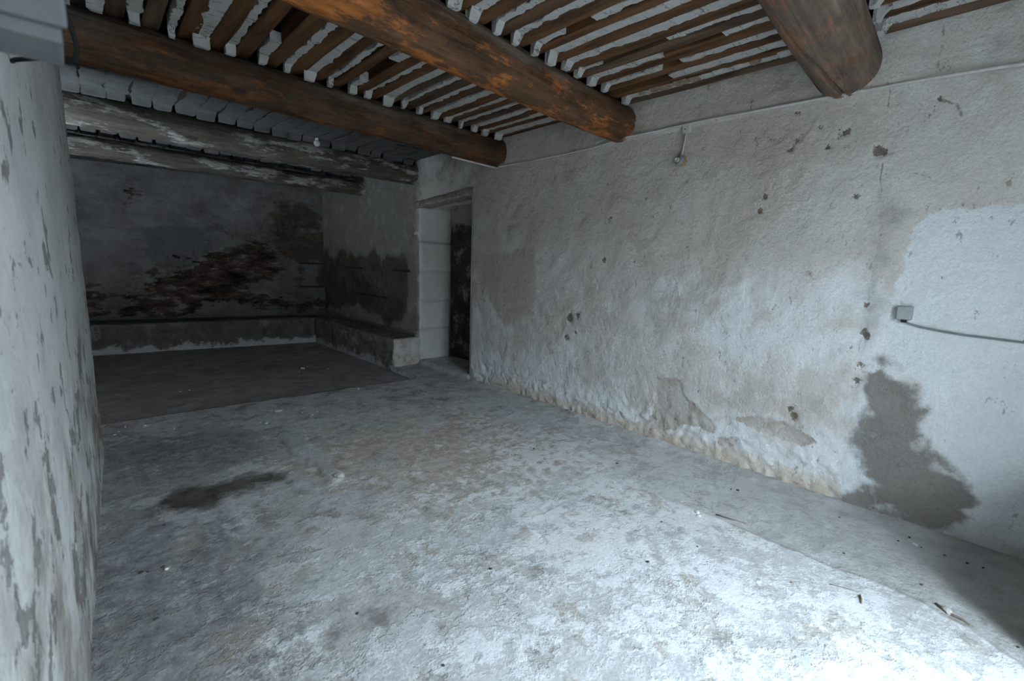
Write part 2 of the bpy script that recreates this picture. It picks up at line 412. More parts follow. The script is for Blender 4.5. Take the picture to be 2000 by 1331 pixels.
def mat_bench(name, end_white, k=1.0):
    m = Mat(name, 0.92, 0.15)
    n2 = m.noise(7, 7, 0.68); n3 = m.noise(36, 5, 0.65)
    base = m.ramp(n2, [(p, tuple(k * v for v in c)) for p, c in [(0.3, (0.125, 0.115, 0.105)), (0.55, (0.22, 0.205, 0.19)), (0.75, (0.33, 0.315, 0.30))]])
    foot = m.step(m.math('ADD', m.xyz(2), m.math('MULTIPLY', m.math('SUBTRACT', m.noise(6, 6, 0.7, off=3), 0.5), 0.5)), 0.05, -0.02)
    base = m.mix(m.math('MULTIPLY', foot, 0.85), base, (0.55, 0.56, 0.56))
    pt = m.step(m.noise(3.4, 6, 0.7, off=6), 0.575, 0.63)
    base = m.mix(m.math('MULTIPLY', pt, 0.6), base, tuple(k * v for v in (0.42, 0.43, 0.43)))
    if end_white:
        e = m.step(m.xyz(1), 5.135, 5.09)
        base = m.mix(e, base, m.ramp(n2, [(0.35, (0.40, 0.31, 0.235)), (0.5, (0.60, 0.57, 0.53)), (0.7, (0.70, 0.71, 0.71))]))
    m.bump(m.noise(24, 7, 0.7), 0.018, 0.9)
    return m.done(m.mix(1.0, base, m.math('MULTIPLY_ADD', n3, 0.4, 0.8), 'MULTIPLY'))

def mat_beam(name, dark, mid, flash, flash_amt, grey, grey_amt, gz=1.0):
    """log: the length runs along local x"""
    m = Mat(name, 0.72, 0.3)
    g = m.noise(9, 6, 0.65, stretch=(0.12, 1, 1), distort=0.4); g2 = m.noise(40, 4, 0.6, stretch=(0.06, 1, 1))
    base = m.ramp(g, [(0.28, dark), (0.6, mid)])
    fm = m.math('MULTIPLY', m.step(m.math('ADD', m.noise(6.5, 9, 0.78, stretch=(0.35, 1, 1), off=3), m.math('MULTIPLY', m.xyz(2), -0.55)), 0.545, 0.64), flash_amt)
    base = m.mix(fm, base, flash)
    gm = m.math('MULTIPLY', m.step(m.math('ADD', m.noise(3.0 if gz > 0.5 else 7.0, 8, 0.75, stretch=(0.3, 1, 1), off=6), m.math('MULTIPLY', m.xyz(2), gz)), 0.50, 0.58 if gz < 0.5 else 0.66), grey_amt)
    base = m.mix(gm, base, grey)
    kn = m.step(m.voro(2.4, stretch=(0.6, 1.5, 1.5)), 0.10, 0.05)
    base = m.mix(m.math('MULTIPLY', kn, 0.8), base, (0.03, 0.02, 0.015))
    wp = m.step(m.noise(7, 6, 0.75, off=12, stretch=(0.6, 1, 1)), 0.685, 0.73)
    base = m.mix(m.math('MULTIPLY', wp, 0.7), base, (0.58, 0.56, 0.53))
    en = m.step(m.math('ADD', m.xyz(0), m.math('MULTIPLY', m.math('SUBTRACT', m.noise(14, 7, 0.75, off=41), 0.5), 0.45)), -0.10, -0.05)
    base = m.mix(m.math('MULTIPLY', en, 0.7), base, (0.42, 0.39, 0.36))      # limewash slopped on the log end
    ck = m.step(m.math('ABSOLUTE', m.math('SUBTRACT', m.noise(6, 3, 0.5, stretch=(0.07, 1, 1), off=20), 0.5)), 0.004, 0.001)
    base = m.mix(m.math('MULTIPLY', ck, 0.35), base, (0.02, 0.014, 0.01))
    base = m.mix(1.0, base, m.math('MULTIPLY_ADD', g2, 1.3, 0.35), 'MULTIPLY')
    base = m.mix(1.0, base, m.math('MULTIPLY_ADD', m.noise(13, 8, 0.75, stretch=(0.35, 1, 1), off=31), 2.2, -0.1), 'MULTIPLY')
    m.bump(g2, 0.010, 0.8); m.bump(g, 0.022, 0.6); return m.done(base)

def mat_joist():
    m = Mat('brown_joist_wood', 0.8, 0.2)
    info = m.n('ShaderNodeObjectInfo').outputs['Random']
    g = m.noise(16, 6, 0.65, stretch=(1, 0.10, 1), distort=0.5)
    base = m.ramp(g, [(0.34, (0.045, 0.024, 0.013)), (0.62, (0.175, 0.085, 0.040))])
    base = m.mix(m.math('MULTIPLY', m.step(info, 0.6, 1.0), 0.6), base, m.ramp(g, [(0.3, (0.045, 0.035, 0.027)), (0.65, (0.15, 0.115, 0.085))]))
    wp = m.step(m.noise(9, 6, 0.75, stretch=(1, 0.5, 1), off=4), 0.67, 0.71)
    base = m.mix(m.math('MULTIPLY', wp, 0.6), base, (0.45, 0.42, 0.38))
    m.bump(g, 0.008, 0.6)
    return m.done(base)
def mat_infill(name, a, b):
    m = Mat(name, 0.93, 0.12)
    n2 = m.noise(10, 6, 0.65)
    base = m.ramp(n2, [(0.3, a), (0.7, b)])
    ck = m.step(m.math('ABSOLUTE', m.math('SUBTRACT', m.noise(4.5, 4, 0.6, off=2, stretch=(0.5, 1.6, 1)), 0.5)), 0.008, 0.002)
    base = m.mix(m.math('MULTIPLY', ck, 0.75), base, (0.10, 0.085, 0.07))
    m.bump(m.noise(35, 5, 0.6), 0.006, 0.5)
    return m.done(base)
def mat_plain(name, a, b, scale=20, rough=0.7, bump=0.003, metallic=0.0):
    m = Mat(name, rough, 0.3); n = m.noise(scale, 5, 0.65)
    m.b.inputs['Metallic'].default_value = metallic
    if bump: m.bump(n, bump, 0.5)
    return m.done(m.ramp(n, [(0.3, a), (0.7, b)]))

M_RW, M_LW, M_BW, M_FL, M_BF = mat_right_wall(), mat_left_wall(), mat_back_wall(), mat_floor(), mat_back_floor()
M_BENCH_R, M_BENCH_B = mat_bench('crumbling_render', True), mat_bench('dim_stained_render', False, 0.7)  # back bench colour scaled down for the dimmer light there
M_BEAM_BROWN = mat_beam('brown_log', (0.050, 0.027, 0.015), (0.145, 0.072, 0.034), (0.46, 0.15, 0.03), 0.8, (0.16, 0.135, 0.11), 0.8)
M_BEAM_DARK = mat_beam('dark_brown_log', (0.036, 0.022, 0.014), (0.105, 0.058, 0.032), (0.34, 0.10, 0.022), 0.35, (0.13, 0.105, 0.085), 0.8)
M_BEAM_PALE = mat_beam('weathered_grey_log', (0.032, 0.026, 0.021), (0.10, 0.085, 0.07), (0.09, 0.06, 0.04), 0.3, (0.33, 0.315, 0.29), 0.8, 0.15)
M_BEAM_GREY = mat_beam('greyed_brown_log', (0.072, 0.052, 0.040), (0.165, 0.122, 0.092), (0.40, 0.12, 0.03), 0.25, (0.22, 0.18, 0.15), 0.7)
M_JOIST = mat_joist()
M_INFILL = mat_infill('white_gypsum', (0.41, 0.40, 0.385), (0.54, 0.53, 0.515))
M_INFILL_DIM = mat_infill('shaded_gypsum', (0.07, 0.068, 0.068), (0.11, 0.108, 0.106))  # gypsum darkened to stand for the dim light in the back bays
M_DECK = mat_plain('dark_roof_boards', (0.02, 0.014, 0.01), (0.05, 0.035, 0.025), 9)
M_PLASTER = mat_plain('plain_plaster', (0.52, 0.50, 0.47), (0.64, 0.62, 0.60), 5, 0.92, 0.01)
M_JAMB = mat_plain('white_jamb_plaster', (0.58, 0.555, 0.52), (0.69, 0.67, 0.64), 7, 0.9, 0.004)
M_NICHE = None
M_IRON = mat_plain('rusty_iron', (0.02, 0.015, 0.012), (0.07, 0.045, 0.03), 40, 0.75)
M_CABLE_W = mat_plain('painted_cable', (0.50, 0.48, 0.45), (0.66, 0.64, 0.61), 30, 0.7, 0.001)
M_CABLE_G = mat_plain('grey_cable', (0.17, 0.18, 0.18), (0.24, 0.25, 0.25), 30, 0.6, 0)
M_BLACK = mat_plain('black_rubber', (0.008, 0.008, 0.008), (0.02, 0.02, 0.02), 30, 0.6, 0)
M_BOX = mat_plain('grey_plastic', (0.30, 0.31, 0.31), (0.40, 0.41, 0.41), 30, 0.6, 0.001)
M_PBOX = mat_plain('pale_painted_box', (0.12, 0.125, 0.13), (0.16, 0.165, 0.17), 14, 0.6, 0.001)
M_BAKELITE = mat_plain('grey_bakelite', (0.20, 0.22, 0.24), (0.32, 0.34, 0.36), 30, 0.45, 0.001)
M_WOOD_DISC = mat_plain('orange_wood_disc', (0.36, 0.19, 0.07), (0.52, 0.30, 0.12), 30, 0.6, 0.001)
M_CERAMIC = mat_plain('cream_ceramic', (0.62, 0.60, 0.55), (0.72, 0.70, 0.66), 30, 0.3, 0)
M_BULB = mat_plain('milky_glass', (0.50, 0.48, 0.45), (0.56, 0.54, 0.51), 8, 0.12, 0)
M_CHUNK = mat_plain('grey_mortar', (0.42, 0.40, 0.37), (0.62, 0.60, 0.57), 40, 0.9, 0.004)
M_CRUMB_D = mat_plain('dark_crumb', (0.03, 0.027, 0.024), (0.10, 0.09, 0.08), 60, 0.9, 0.001)
M_CRUMB_W = mat_plain('white_crumb', (0.66, 0.66, 0.65), (0.78, 0.78, 0.78), 60, 0.9, 0.001)
M_RUBBLE = mat_plain('brown_rubble', (0.18, 0.13, 0.085), (0.36, 0.28, 0.20), 26, 0.95, 0.006)
M_TWIG = mat_plain('dry_twig', (0.14, 0.11, 0.08), (0.24, 0.19, 0.14), 50, 0.8, 0.001)
M_GROUND = mat_plain('lane_gravel', (0.13, 0.125, 0.115), (0.19, 0.18, 0.17), 3, 0.95, 0.01)

# ---------------------------------------------------------------- floor
STRIP = np.array([on_z(*p)[:2] for p in [(545, 850), (570, 885), (612, 908), (645, 945), (680, 938), (640, 905), (612, 878), (590, 848)]])
STAIN = np.array([on_z(*p)[:2] for p in [(305, 985), (345, 963), (400, 953), (470, 938), (530, 925), (548, 930), (500, 950), (450, 965), (400, 985), (340, 995)]])
GUT = np.array([on_z(*p)[:2] for p in [(1000, 800), (1100, 850), (1215, 930), (1300, 978), (1400, 1012), (1500, 1055), (1600, 1095), (1700, 1130), (1800, 1175), (1900, 1230), (2000, 1300), (2100, 1380)]])
RIDGE2 = np.array([on_z(*p)[:2] for p in [(1330, 960), (1400, 1003), (1450, 1012), (1510, 1020)]])
SLABCRACK = np.array([on_z(*p)[:2] for p in [(205, 893), (260, 882), (330, 872), (390, 862), (450, 850)]])
FLAKE1 = np.array([on_z(*p)[:2] for p in [(840, 830), (880, 822), (920, 828), (925, 842), (900, 855), (870, 845)]])
ARCS = [np.array([on_z(*p)[:2] for p in q]) for q in ([(828, 1012), (838, 1035), (855, 1052)], [(1035, 1092), (1030, 1110), (1018, 1125)], [(660, 946), (700, 962), (760, 968)])]
def floor_h(x, y, full=True):
    x, y = np.asarray(x, float).ravel(), np.asarray(y, float).ravel()
    P = np.stack([x, y], 1)
    h = 0.010 * fbm(x, y, 1.0, 1.2, 3) + 0.006 * fbm(x, y, 4.0, 6.0, 4, 0.65)
    s = poly_sdf(P, STRIP); h = h + 0.020 * sstep(-0.010, 0.010, s + 0.018 * fbm(x, y, 2, 14, 3))
    gx = np.interp(y, GUT[::-1, 1], GUT[::-1, 0])
    g = x - gx
    h = h - 0.008 * sstep(-0.01, 0.03, g + 0.03 * fbm(x, y, 2, 6, 3)) * sstep(1.6, 0.8, y)
    h = h + 0.05 * sstep(XW - 0.06, XW + 0.02, x) * sstep(4.0, 4.08, y)       # raised sill at the doorway
    h = h + 0.02 * sstep(XW - 0.12, XW - 0.0, x + 0.05 * fbm(x, y, 7, 9, 3)) * sstep(4.05, 3.9, y)   # crumbled mortar along the wall foot
    f = poly_sdf(P, FLAKE1); h = h - 0.006 * sstep(-0.005, 0.02, f + 0.02 * fbm(x, y, 8, 12, 3))
    return h
def build_floor():
    xs = np.arange(-0.32, XW + 0.60, 0.0155)
    ys = np.arange(-1.32, 1.0, 0.0175)
    t = np.linspace(0, 1, 220)
    nr = 46
    xx = np.repeat(xs[:, None], len(ys) + len(t) + nr, 1)
    yy = np.empty_like(xx)
    for i, x in enumerate(xs):
        e = slab_y(x)
        ys2 = 1.0 + (e - 1.0) * t
        yy[i] = np.concatenate([ys, ys2, np.linspace(e, 5.13, nr + 1)[1:]])
    nu, nv = xx.shape
    X, Y = xx.ravel(), yy.ravel()
    Z = floor_h(X, Y)
    P = np.stack([X, Y], 1)
    sd = poly_sdf(P, STAIN)
    px = {}
    cxn = fbm(X, Y, 3.3, 0.9, 3)
    px['stain'] = np.clip(sd, -0.5, 0.5)
    gx = np.interp(Y, GUT[::-1, 1], GUT[::-1, 0])
    px['gutter'] = np.clip((X - gx), -0.5, 0.5) 
    px['gutw'] = 0.22 + 0.5 * sstep(1.9, 0.5, Y)
    px['strip'] = np.clip(poly_sdf(P, STRIP), -0.4, 0.4)
    px['salt'] = np.clip(0.28 + 0.75 * sstep(-0.6, 1.9, X - 0.55 * (Y - 1.0)) * sstep(4.6, 1.2, Y), 0, 1.0)
    px['warm'] = np.clip(0.75 * np.exp(-((X - 1.75) ** 2 / 0.7 + (Y - 2.6) ** 2 / 0.8)) + 0.35 * np.exp(-((X - 2.3) ** 2 / 0.3 + (Y - 1.2) ** 2 / 1.2)), 0, 1)
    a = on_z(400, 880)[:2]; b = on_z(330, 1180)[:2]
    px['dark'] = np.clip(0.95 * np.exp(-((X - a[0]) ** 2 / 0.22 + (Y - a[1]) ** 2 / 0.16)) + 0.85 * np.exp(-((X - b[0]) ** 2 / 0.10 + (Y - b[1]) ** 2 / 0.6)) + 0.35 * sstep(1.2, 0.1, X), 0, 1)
    c = on_z(740, 835)[:2]; c2 = on_z(620, 1150)[:2]
    px['teal'] = np.exp(-((X - c[0]) ** 2 / 0.06 + (Y - c[1]) ** 2 / 0.08)) + 0.6 * np.exp(-((X - c2[0]) ** 2 / 0.02 + (Y - c2[1]) ** 2 / 0.05))
    cd = np.minimum(line_dist(P, GUT[4:]), line_dist(P, RIDGE2) + 0.008)
    cd = np.minimum(cd, line_dist(P, SLABCRACK))
    
    px['crack'] = np.clip(cd, 0, 0.3)
    V = np.stack([X, Y, Z], 1)
    fi = np.arange(nu - 1)[:, None]; fj = np.arange(nv - 1)[None, :]
    xm = (xs[:-1] + xs[1:])[:, None] / 2
    keep = (fj < len(ys) + len(t) - 1) | (xm > 2.745)
    ymid = yy[:-1, :-1]
    inside = (xm < XW + 0.03) | ((ymid > D0 - 0.05) & (ymid < D1 + 0.02)) | (ymid < -0.88)
    keep = keep & inside
    q = grid_faces(nu, nv, keep)
    used = np.zeros(len(V), bool); used[q.ravel()] = True
    remap = np.cumsum(used) - 1
    me = grid_mesh('floor', V[used], remap[q], {k: v[used] for k, v in px.items()})
    bm = bmesh.new(); bm.from_mesh(me)
    ed = [e for e in bm.edges if len(e.link_faces) == 1]
    r = bmesh.ops.extrude_edge_only(bm, edges=ed)
    for v in [g for g in r['geom'] if isinstance(g, bmesh.types.BMVert)]: v.co.z = -0.09
    bm.to_mesh(me); bm.free()
    return link('floor', me, M_FL, None, True, kind='structure')
floor = build_floor()

def build_back_floor():
    xs = np.arange(-2.75, 3.2, 0.03); ys = np.arange(4.2, 9.15, 0.03)
    X, Y = [a.ravel() for a in np.meshgrid(xs, ys, indexing='ij')]
    Z = ZB + 0.010 * fbm(X, Y, 2, 1.0, 3) + 0.003 * fbm(X, Y, 5, 6, 3)
    me = grid_mesh('floor_back', np.stack([X, Y, Z], 1), grid_faces(len(xs), len(ys)))
    return link('floor_back', me, M_BF, None, True, kind='structure')
build_back_floor()
bm_obj('ground_outside', box_bm(-14, 16, -14, DOOR_Y1 - 0.005, -0.3, -0.04), M_GROUND, kind='structure')
bm_obj('wall_sky_blocker', box_bm(-14, 16, -7.4, -7.0, -0.1, 3.1), M_GROUND, kind='structure')      # unseen wall outside, added to keep low sky light off the room's back

# ---------------------------------------------------------------- right wall
def build_right_wall():
    ya = np.concatenate([np.linspace(-0.92, D0, 350), np.linspace(D0, D1, 50)[1:], np.linspace(D1, 8.35, 150)[1:]])
    za = np.concatenate([np.linspace(-0.08, 0.6, 62), np.linspace(0.6, DTOP, 104)[1:], np.linspace(DTOP, 2.64, 48)[1:]])
    Yg, Zg = np.meshgrid(ya, za, indexing='ij'); Y, Z = Yg.ravel(), Zg.ravel()
    P = np.stack([Y, Z], 1)
    A = {}
    cement = rwp([(1690, 700), (1730, 690), (1765, 715), (1757, 738), (1795, 750), (1800, 790), (1822, 800), (1800, 830), (1830, 880), (1880, 930), (1915, 975), (1900, 1010), (1830, 1040), (1760, 1025), (1690, 1005), (1636, 990), (1640, 965), (1685, 945), (1670, 900), (1655, 860), (1670, 820), (1690, 800), (1685, 740)])
    ce = poly_sdf(P, cement)
    ce = ce - 0.05 * sstep(0.035, 0.0, line_dist(P, rwp([(1690, 935), (1760, 965), (1840, 985), (1905, 1003)])))
    for q in ([(1690, 845), (1750, 850), (1800, 862), (1790, 882), (1720, 880)], [(1760, 905), (1830, 900), (1870, 935), (1800, 930)], [(1690, 700), (1755, 720), (1755, 740), (1700, 728)]):
        ce = ce - 0.07 * sstep(-0.03, 0.04, poly_sdf(P, rwp(q)))
    A['cement'] = np.clip(ce, -0.5, 0.5)
    fresh = rwp([(1780, 445), (1830, 412), (1900, 405), (2060, 392), (2150, 420), (2150, 1080), (2010, 1075), (1920, 1040), (1900, 960), (1835, 880), (1805, 830), (1825, 800), (1800, 750), (1757, 735), (1735, 700), (1737, 640), (1748, 560), (1765, 500)])
    f2 = rwp([(1640, 985), (1655, 880), (1668, 820), (1690, 760), (1690, 690), (1705, 700), (1720, 800), (1700, 940), (1680, 960)])
    A['fresh'] = np.clip(np.maximum(poly_sdf(P, fresh), poly_sdf(P, f2)), -0.5, 0.5)
    A['beige'] = np.clip(poly_sdf(P, rwp([(942, 500), (1045, 485), (1047, 570), (1040, 610), (985, 640), (945, 560)])), -0.4, 0.4)
    fl = [[(1283, 740), (1330, 740), (1335, 770), (1365, 800), (1400, 832), (1395, 846), (1340, 832), (1285, 825), (1278, 780)],
          [(1440, 818), (1490, 816), (1560, 838), (1595, 862), (1572, 874), (1500, 852)],
          [(1270, 815), (1330, 822), (1325, 845), (1280, 838)], [(1400, 855), (1445, 855), (1440, 878), (1405, 870)]]
    A['flake'] = np.clip(np.max([poly_sdf(P, rwp(q)) for q in fl], 0), -0.4, 0.4)
    sp = np.full(len(P), -1.0)
    spots = [(1115, 620, .036), (1130, 615, .02), (1108, 660, .028), (1125, 650, .014), (1192, 427, .014), (1180, 508, .013), (1240, 511, .011), (1232, 515, .007), (1211, 533, .007), (1718, 296, .024), (1728, 300, .015), (1342, 352, .010),
             (1662, 430, .008), (1672, 385, .010), (1484, 412, .012), (1494, 385, .012), (1145, 424, .007), (1147, 420, .008), (1168, 430, .007), (1692, 596, .010), (1690, 655, .020), (1680, 715, .018), (1676, 745, .016), (1550, 812, .022), (1545, 800, .016), (1365, 765, .010), (1088, 750, .012),
             (1560, 270, .012), (1545, 290, .012), (1640, 262, .014), (1655, 258, .012), (1620, 285, .012), (1600, 250, .010), (1558, 220, .01), (1770, 310, .006), (1835, 195, .014), (1905, 170, .010), (1940, 388, .005), (1950, 388, .005), (1830, 485, .006)]
    for (a, b, r) in spots:
        if r < 0.0095: continue
        q = RW(a, b)[1:]; d = P - q
        sp = np.maximum(sp, r - np.linalg.norm(d * np.array([1, .8]), axis=1))
    A['spots'] = np.clip(sp, -0.1, 0.1)
    cracks = [[(1725, 320), (1720, 345), (1722, 370), (1716, 395)], [(1752, 340), (1785, 338), (1818, 347)], [(1762, 250), (1790, 248), (1810, 235), (1825, 215)], [(1840, 40), (1845, 80), (1838, 110)],
              [(1585, 855), (1595, 865), (1585, 875)],
              [(1692, 1000), (1710, 990), (1715, 975)], [(1835, 195), (1870, 205), (1880, 230)], [(1735, 210), (1740, 180), (1733, 160)], [(1262, 640), (1280, 612)]]
    cd = np.full(len(P), 9.0)
    for c in cracks: cd = np.minimum(cd, line_dist(P, rwp(c)))
    A['crack'] = np.clip(cd, 0, 0.3)
    old = sstep(0.62, 0.35, Y)                                     # smoother, newer plaster nearest the door
    lime = 0.45 * sstep(1.85, 0.8, Z + 0.10 * Y + 0.25 * fbm(Y, Z, 0, 1.2, 3)) + 0.25 * sstep(0.6, 0.1, Y)
    wh = rwp([(1300, 560), (1500, 520), (1690, 510), (1690, 700), (1500, 720), (1330, 680)])
    lime = lime + 0.30 * sstep(-0.15, 0.15, poly_sdf(P, wh)) + 0.35 * sstep(0.5, 0.15, Z) * sstep(0.03, 0.1, Z)
    A['lime'] = np.clip(lime * sstep(5.0, 3.6, Y), 0, 1)
    A['ochre'] = np.clip(0.85 * sstep(0.24, 0.04, Z + 0.03 * fbm(Y, Z, 0, 3, 3)) * sstep(0.35, 0.6, Y) * sstep(4.2, 3.2, Y) + 0.3 * np.exp(-((Y - 2.6) ** 2 / 0.6 + (Z - .75) ** 2 / 0.05)), 0, 1)
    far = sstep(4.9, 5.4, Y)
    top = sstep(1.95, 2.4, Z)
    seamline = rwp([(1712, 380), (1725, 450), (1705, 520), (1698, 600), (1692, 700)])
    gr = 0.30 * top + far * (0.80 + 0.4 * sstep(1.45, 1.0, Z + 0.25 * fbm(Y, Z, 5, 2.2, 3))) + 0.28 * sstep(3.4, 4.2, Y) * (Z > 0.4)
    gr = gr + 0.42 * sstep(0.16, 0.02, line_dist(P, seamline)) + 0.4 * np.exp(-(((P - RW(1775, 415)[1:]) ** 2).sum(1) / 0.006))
    gr = gr + 0.45 * sstep(0.35, -0.1, Y) * sstep(0.30, 0.02, Z)   # foot of the new plaster darkened to paint in the corner's shadow
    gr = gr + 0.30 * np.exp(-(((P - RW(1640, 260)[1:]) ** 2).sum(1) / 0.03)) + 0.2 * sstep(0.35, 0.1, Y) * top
    A['grime_shade'] = np.clip(gr, 0, 1)
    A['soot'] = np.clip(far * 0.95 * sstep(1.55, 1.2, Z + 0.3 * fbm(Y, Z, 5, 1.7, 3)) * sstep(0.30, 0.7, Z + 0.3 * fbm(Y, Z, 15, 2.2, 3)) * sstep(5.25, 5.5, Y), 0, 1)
    # relief
    ridg = 1 - np.abs(fbm(Y + 0.35 * Z, Z * 1.3 - 0.3 * Y, 3, 3.2, 4, 0.55)) * 2
    smooth = 1 - 0.9 * old
    dx = 0.011 * fbm(Y, Z, 0, 1.1, 3) + (0.009 * ridg + 0.0065 * fbm(Y, Z, 8, 9, 4, 0.65)) * smooth
    crumb = sstep(0.42, 0.10, Z + 0.10 * fbm(Y, Z, 2, 2.5, 3)) * smooth
    dx = dx + crumb * (0.018 * fbm(Y, Z, 9, 14, 4, 0.75) + 0.012 * fbm(Y, Z, 3, 30, 2))
    dx = dx - 0.010 * sstep(-0.006, 0.010, A['flake'] + 0.02 * fbm(Y, Z, 1, 16, 3)) - 0.010 * sstep(-0.01, 0.01, A['spots'])
    dx = dx + 0.004 * sstep(-0.01, 0.01, A['cement'] * -1) * 0
    dx = dx + 0.014 * sstep(2.262, 2.285, Z + 0.006 * fbm(Y, Z, 4, 3, 2)) * sstep(4.0, 3.6, Y)      # upper course set slightly proud above the cable
    dx = dx + 0.012 * sstep(0.52, 0.50, Y + 0.01 * fbm(Y, Z, 4, 6, 2)) * (Z < 2.27) * 0.5
    hole = np.minimum(np.abs(Y - D0), np.abs(Y - D1)); hole = np.where(Z < DTOP + 0.02, hole, 9)
    dx = dx * sstep(0, 0.06, hole) - 0.012 * (1 - sstep(0, 0.045, hole))
    seat = sstep(5.0, 5.08, Y) * sstep(0.40, 0.35, Z)
    dx = dx * (1 - seat) - 0.012 * seat                            # wall cut back where the side ledge is built against it
    V = np.stack([XW - dx, Y, Z], 1)
    ym = (Yg[:-1, :-1] + Yg[1:, 1:]) / 2; zm = (Zg[:-1, :-1] + Zg[1:, 1:]) / 2
    keep = ~((ym > D0) & (ym < D1) & (zm < DTOP))
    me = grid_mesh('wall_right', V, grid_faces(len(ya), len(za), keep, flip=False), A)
    return link('wall_right', me, M_RW, None, True, kind='structure')
wall_right = build_right_wall()

# doorway in the right wall: plastered block jamb, dark end wall, lintel
def build_doorway():
    root = empty('door_1', (XW, D0, 0), kind='structure')
    def add(o): o.parent = root; o.matrix_parent_inverse = Matrix.Translation((-XW, -D0, 0)); return o
    zs = [on_plane(845, p, (0, D1, 0), (0, 1, 0))[2] for p in (696, 643, 587, 531, 473, 404)]
    zs[0] = 0.03
    xe = 3.63
    for k in range(5):
        z0, z1 = zs[k], zs[k + 1] - 0.003
        off = random.uniform(-0.004, 0.004)
        add(rough_box('jamb_block', XW + 0.004, xe, D1 + off, D1 + 0.16, z0, z1, 0.045, 0.0022, M_JAMB, round_=0.008, seed=k * 3.1))
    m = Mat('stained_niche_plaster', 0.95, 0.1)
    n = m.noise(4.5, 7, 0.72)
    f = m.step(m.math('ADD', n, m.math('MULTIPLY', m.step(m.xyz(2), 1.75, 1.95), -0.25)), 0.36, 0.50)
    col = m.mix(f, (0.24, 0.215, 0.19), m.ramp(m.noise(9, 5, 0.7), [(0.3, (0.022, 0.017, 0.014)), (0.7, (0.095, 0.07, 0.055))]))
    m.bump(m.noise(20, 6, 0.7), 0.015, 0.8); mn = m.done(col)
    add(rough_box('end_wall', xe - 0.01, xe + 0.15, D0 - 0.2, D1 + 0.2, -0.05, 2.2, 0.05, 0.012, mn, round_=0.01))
    add(bm_obj('near_jamb', box_bm(XW + 0.008, xe, D0 - 0.15, D0, -0.05, 2.1), M_PLASTER))
    add(bm_obj('joint_backing', box_bm(XW + 0.012, xe, D1 + 0.012, D1 + 0.18, -0.05, 2.1), M_PLASTER))
    add(bm_obj('soffit', box_bm(XW + 0.008, xe, D0 - 0.1, D1 + 0.1, 2.03, 2.2), M_PLASTER))
    def warp(V):
        V = V.copy(); V[:, 2] -= 0.062 * (V[:, 1] - D0) / (D1 - D0); return V
    add(rough_box('lintel', XW - 0.028, XW + 0.16, D0 - 0.07, D1 + 0.11, 2.022, 2.10, 0.022, 0.014, mat_plain('dirty_lintel_plaster', (0.15, 0.13, 0.11), (0.40, 0.37, 0.33), 22, 0.95, 0.012), round_=0.015, warp=warp, seed=4, nscale=14))
build_doorway()

# ---------------------------------------------------------------- back wall
BWp = (0.06, 8.65, 0); BWn = (0.149, 1, 0)
def build_back_wall():
    xs = np.arange(-2.8, 3.24, 0.02); zs = np.arange(-0.1, 2.66, 0.02)
    X, Z = [a.ravel() for a in np.meshgrid(xs, zs, indexing='ij')]
    P = np.stack([X, Z], 1)
    def bw(c):   # crop coordinates of the enlarged view -> wall
        out = []
        for (a, b) in c:
            q = on_plane(100 + a / 2.662, 350 + b / 2.662, BWp, BWn); out.append((q[0], q[2]))
        return np.array(out)
    loss = [[(800, 400), (930, 370), (1050, 330), (1150, 350), (1200, 420), (1200, 500), (1050, 520), (1010, 560), (1040, 650), (900, 640), (800, 650), (740, 690), (500, 715), (350, 720), (400, 640), (480, 570), (560, 490), (700, 470)],
            [(150, 540), (240, 560), (240, 600), (300, 620), (250, 650), (280, 690), (240, 730), (150, 735)], [(1040, 640), (1200, 620), (1260, 640), (1200, 670), (1080, 670)],
            [(1280, 650), (1420, 640), (1430, 680), (1290, 680)], [(415, 85), (450, 90), (440, 125)], [(700, 480), (680, 560), (600, 560)]]
    A = {}
    A['loss'] = np.clip(np.max([poly_sdf(P, bw(q)) for q in loss], 0), -0.5, 0.3)
    A['cement'] = np.clip(np.max([poly_sdf(P, bw(q)) for q in ([(480, 250), (770, 250), (795, 310), (850, 350), (800, 400), (700, 470), (600, 480), (500, 400), (490, 320)], [(800, 235), (900, 235), (895, 270), (805, 270)], [(400, 430), (470, 440), (450, 500), (400, 480)])], 0), -0.5, 0.5)
    A['grime_shade'] = np.clip(np.max([poly_sdf(P, bw(q)) for q in ([(1150, 270), (1430, 275), (1435, 440), (1280, 440), (1180, 420)], [(1150, 130), (1300, 110), (1400, 200), (1400, 270), (1160, 270)], [(1280, 445), (1310, 445), (1310, 560), (1280, 560)], [(1380, 450), (1440, 450), (1440, 560), (1390, 560)])], 0), -0.5, 0.5)  # shelf niche painted flat as dark recess shade, plus brown stain above
    d = 0.02 * fbm(X, Z, 0, 0.9, 3) + 0.007 * fbm(X, Z, 4, 7, 4, 0.6) - 0.014 * sstep(-0.01, 0.015, A['loss'] + 0.05 * fbm(X, Z, 1, 9, 3)) * (1 + fbm(X, Z, 6, 8, 3))
    V = np.stack([X, back_y(X) - d, Z], 1)
    me = grid_mesh('wall_back', V, grid_faces(len(xs), len(zs)), A)
    return link('wall_back', me, M_BW, None, True, kind='structure')
build_back_wall()

